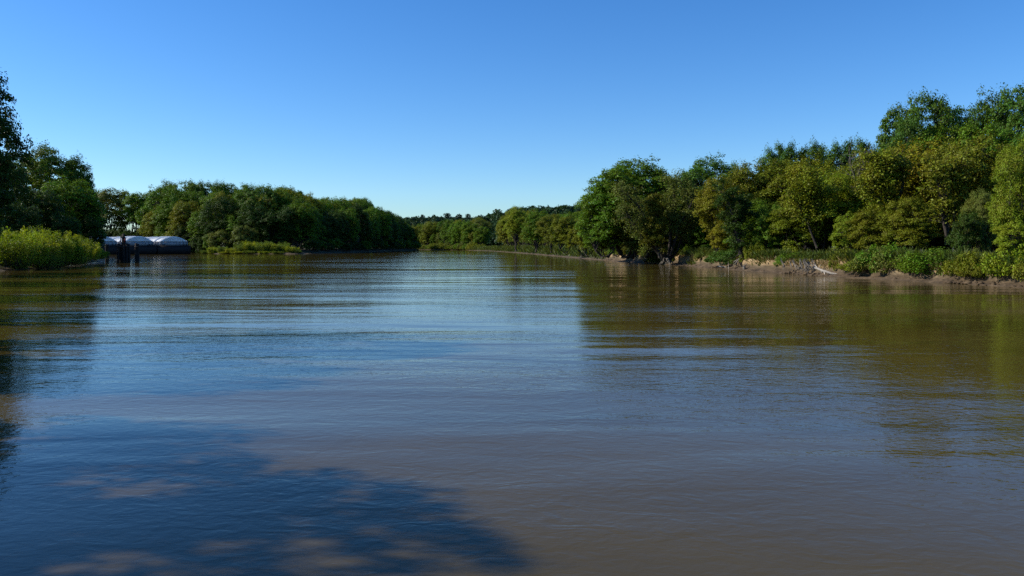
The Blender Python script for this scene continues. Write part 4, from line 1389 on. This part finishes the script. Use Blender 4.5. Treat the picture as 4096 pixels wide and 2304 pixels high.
def barge_meshes():
    W, Lh = 10.6, 58.0
    out = {}
    m = MB()          # hull with a shallow rake under the near end
    x0, x1 = -W / 2, W / 2
    vs = [(x0, 0, 3.25), (x1, 0, 3.25), (x1, 0, 0.9), (x0, 0, 0.9), (x0, 1.4, -0.6), (x1, 1.4, -0.6), (x0, Lh, 3.25), (x1, Lh, 3.25), (x0, Lh, -0.6), (x1, Lh, -0.6)]
    m.add(vs, [(0, 3, 2, 1), (3, 4, 5, 2), (0, 1, 7, 6), (6, 7, 9, 8), (4, 8, 9, 5), (0, 6, 8, 4), (1, 5, 9, 7)])
    m.f3 += [[0, 4, 3], [1, 2, 5]]
    out['hull'] = m.mesh("hull")
    m = MB()
    for z in (1.2, 3.0):
        m.box(x0 - 0.05, x1 + 0.05, -0.07, Lh + 0.05, z, z + 0.16)
    out['rub_rail'] = m.mesh("rub_rail")
    m = MB()
    c0, c1, y0, y1 = -4.55, 4.55, 1.2, Lh - 2.0
    m.box(c0, c1, y0, y0 + 0.12, 3.25, 4.68)
    m.box(c0, c1, y1 - 0.12, y1, 3.25, 4.68)
    m.box(c0, c0 + 0.12, y0 + 0.12, y1 - 0.12, 3.25, 4.68)
    m.box(c1 - 0.12, c1, y0 + 0.12, y1 - 0.12, 3.25, 4.68)
    out['coaming'] = m.mesh("coaming")
    m = MB()
    m.box(-0.06, 0.06, -0.35, 0, 3.25, 4.55)
    out['bracket'] = m.mesh("bracket")
    m = MB()
    m.box(c0 - 0.12, c1 + 0.12, y0 - 0.16, y0, 4.55, 4.68)
    m.box(c0 - 0.16, c0, y0, y1, 4.55, 4.68)
    m.box(c1, c1 + 0.16, y0, y1, 4.55, 4.68)
    out['ledge'] = m.mesh("coaming_ledge")
    # one cover: arched shell, closed at the near end
    def shell(length, grow):
        mm = MB()
        nu = 24
        us = [-1 + 2 * k / nu for k in range(nu + 1)]
        ring = [(u * (4.15 + grow), 4.69 + arch(u, 1.75 + grow)) for u in us]
        vs = [(x, 0, z) for x, z in ring] + [(x, length, z) for x, z in ring]
        n = nu + 1
        fs = [(k, k + 1, n + k + 1, n + k) for k in range(nu)]
        vs += [(x, 0, 4.69) for x, z in ring]
        fs += [(k, 2 * n + k, 2 * n + k + 1, k + 1) for k in range(nu)]
        vs += [(x, length, 4.69) for x, z in ring]
        fs += [(n + k, n + k + 1, 3 * n + k + 1, 3 * n + k) for k in range(nu)]
        mm.add(vs, fs)
        return mm
    out['cover'] = shell(7.6, 0.0).mesh("cover")
    out['cover_big'] = shell(7.0, 0.16).mesh("cover_big")
    m = MB()
    us = [-1 + 2 * k / 20 for k in range(21)]
    m.tube([(u * 4.2, 0, 4.70 + arch(u, 1.8)) for u in us], [0.09] * 21, 5)
    out['rib'] = m.mesh("rib", True)
    for k in range(5):
        m = MB()
        h = 1.75 * (k + 0.6) / 5.2
        m.tube([(u * 4.05, -0.05, 4.72 + arch(u, h)) for u in us], [0.075] * 21, 5)
        out[f'ridge{k}'] = m.mesh("ridge", True)
    m = MB()
    m.box(-0.22, 0.22, -0.30, 0.0, 4.68, 4.98)
    m.tube([(0, -0.15, 4.98), (0, -0.15, 5.10)], [0.16, 0.08], 8)
    out['lug'] = m.mesh("lug")
    m = MB()
    for s in (-1, 1):
        m.tube([(s * 0.35, 0, 3.25), (s * 0.35, 0, 3.75)], [0.16, 0.19], 8)
    m.box(-0.6, 0.6, -0.2, 0.2, 3.25, 3.31)
    out['bitt'] = m.mesh("bitt")
    return out


bm_ = barge_meshes()
TH = R(38)
ca, sa = math.cos(TH), math.sin(TH)
corner = Vector((-132.3, 331.0))
blabels = ["covered barge nearest the wooded point, rightmost of the three", "covered barge in the middle of the moored three", "covered barge behind the pilings, leftmost of the three"]
for b in range(3):
    cx = corner - Vector((ca, sa)) * (6.36 + 13.3 * b)
    root = empty("covered_barge", (cx.x, cx.y, 0), TH)
    root.scale = (1.2, 1, 1.09)
    tag(root, blabels[b], "barge", "moored covered barges")
    link("hull", bm_['hull'], root, M['hull'])
    link("rub_rail", bm_['rub_rail'], root, M['hull'])
    co = link("coaming", bm_['coaming'], root, M['coaming'])
    link("coaming_ledge", bm_['ledge'], co, M['hull'])
    for k in range(9):
        t = link("bracket", bm_['bracket'], co, M['coaming'])
        t.location = (-4.4 + 1.1 * k, 1.2, 0)
    for k in range(20):
        t = link("bracket", bm_['bracket'], co, M['coaming'])
        t.location = (-4.55, 2.0 + 2.7 * k, 0)
        t.rotation_euler = (0, 0, R(-90))
    for k in range(6):
        big = k % 2 == 1
        c = link("cover", bm_['cover_big' if big else 'cover'], root, M['white'])
        c.location = (0, 1.4 + 8.6 * k + (0.3 if big else 0), 0)
        for j in range(4):
            rb = link("rib", bm_['rib'], c, M['white'])
            rb.location = (0, 0.3 + 2.2 * j, 0.16 if big else 0)
        if k == 0:
            for j in range(5):
                link("ridge", bm_[f'ridge{j}'], c, M['white'])
            for j in range(4):
                lg = link("lug", bm_['lug'], c, M['white'])
                lg.location = (-4.1 + 2.73 * j, -0.22, 0)
    for s in (-1, 1):
        t = link("bitt", bm_['bitt'], root, M['hull'])
        t.location = (s * 3.6, 0.6, 0)

# ------------------------------------------------------------------ mooring pilings
def pile(root, p0, p1, r, name="pile"):
    m = MB()
    a, b = Vector(p0), Vector(p1)
    pts = [a.lerp(b, k / 5) for k in range(6)]
    m.tube(pts, [r * (1.08 - 0.1 * k / 5) * crng.uniform(0.97, 1.03) for k in range(6)], 10)
    return link(name, m.mesh(name, True), root, M['timber'])


D = 171.0
root = empty("mooring_dolphin", (px2x(492, D), D, 0))
tag(root, "cluster of dark timber piles with a taller post frame, standing off the willows", "pilings")
for (a, b, r) in [((-1.15, 0, -2), (-1.1, 0.1, 3.75), 0.24), ((-0.7, 0.5, -2), (-0.62, 0.4, 3.6), 0.22), ((-0.75, -0.4, -2), (-0.7, -0.3, 3.3), 0.2),
                  ((-0.2, 0.2, -2), (-0.1, 0.1, 5.6), 0.2), ((0.25, -0.2, -2), (0.12, 0, 5.9), 0.22), ((0.1, 0.6, -2), (0.25, 0.4, 5.2), 0.17),
                  ((0.75, 0.3, -2), (0.7, 0.2, 3.9), 0.23), ((0.95, -0.3, -2), (0.95, -0.2, 3.8), 0.24), ((1.3, 0.2, -2), (1.25, 0.1, 3.7), 0.22), ((0.5, -0.5, -2), (0.45, -0.4, 3.5), 0.2)]:
    pile(root, a, b, r)
m = MB(); m.tube([(-0.75, -0.1, 3.2), (-0.35, 0, 5.4)], [0.1, 0.08], 6)
link("brace", m.mesh("brace", True), root, M['timber'])
m = MB(); m.tube([(0.5, -0.1, 3.4), (0.32, 0, 5.6)], [0.09, 0.08], 6)
link("brace", m.mesh("brace", True), root, M['timber'])
m = MB(); m.box(-0.45, 0.42, -0.32, -0.20, 5.05, 5.3)
link("cross_beam", m.mesh("cross_beam"), root, M['timber'])
m = MB(); m.box(-1.3, 1.4, -0.55, -0.42, 3.0, 3.25)
link("wale", m.mesh("wale"), root, M['timber'])
m = MB(); m.box(0.42, 0.58, -0.3, -0.24, 4.1, 5.0)
tag(link("marker_board", m.mesh("marker_board"), root, M['red']), "narrow faded red board")
root = empty("mooring_pile", (px2x(548, D + 1), D + 1, 0))
tag(root, "lone thick pile right of the pile cluster", "piling")
for (a, b, r) in [((-0.2, 0, -2), (-0.18, 0, 3.9), 0.27), ((0.22, 0.1, -2), (0.2, 0.05, 3.75), 0.25), ((0.02, 0.35, -2), (0.0, 0.3, 3.6), 0.22)]:
    pile(root, a, b, r)
m = MB(); m.tube([(0, 0.1, 3.1), (0, 0.1, 3.25)], [0.58, 0.58], 12)
link("band", m.mesh("band"), root, M['timber'])
D2 = 215.0
root = empty("mooring_pile", (px2x(428, D2), D2, 0))
tag(root, "farther pile left of the cluster, close to the willows", "piling")
for (a, b, r) in [((-0.2, 0, -2), (-0.18, 0, 3.8), 0.28), ((0.25, 0.1, -2), (0.22, 0.05, 3.7), 0.27)]:
    pile(root, a, b, r)
m = MB(); m.tube([(0, 0.05, 3.0), (0, 0.05, 3.15)], [0.6, 0.6], 12)
link("band", m.mesh("band"), root, M['timber'])

# ------------------------------------------------------------------ labels: count off the rows one can count along
ONES = ["", "first", "second", "third", "fourth", "fifth", "sixth", "seventh", "eighth", "ninth", "tenth", "eleventh", "twelfth", "thirteenth", "fourteenth",
        "fifteenth", "sixteenth", "seventeenth", "eighteenth", "nineteenth"]


def ordinal(n):
    if n < 20:
        return ONES[n]
    t = {2: "twent", 3: "thirt", 4: "fort"}[n // 10]
    return t + "ieth" if n % 10 == 0 else t + "y-" + ONES[n % 10]


COUNTED = {
    "vine shrubs of the near right bank": "viny shrub on the near right bank, {} from the left",
    "shrubs along the lip of the right bank": "leafy shrub on the lip of the right bank, {} from the left",
    "small trees at the edge of the right wood": "small tree at the edge of the right wood, {} from the left",
    "channel side trees of the wooded point": "shaded tree on the channel side of the wooded point, {} from the left",
    "waterside bushes of the wooded point": "dark waterside bush of the wooded point, {} from the left",
    "second row of the wooded point": "green tree in the second row of the wooded point, {} from the left",
    "bushes behind the barges": "dark bush under the open crowned trees behind the barges, {} from the left",
    "bushes across the far bend": "low waterside bush across the far bend, {} from the left",
    "front row trees of the receding right bank": "front row tree of the receding right bank, {} from the left",
}
for g, text in COUNTED.items():
    row = sorted((o for o in col.objects if o.get("group") == g), key=lambda o: o.location.x / o.location.y)
    for i, o in enumerate(row):
        o["label"] = text.format(ordinal(i + 1))
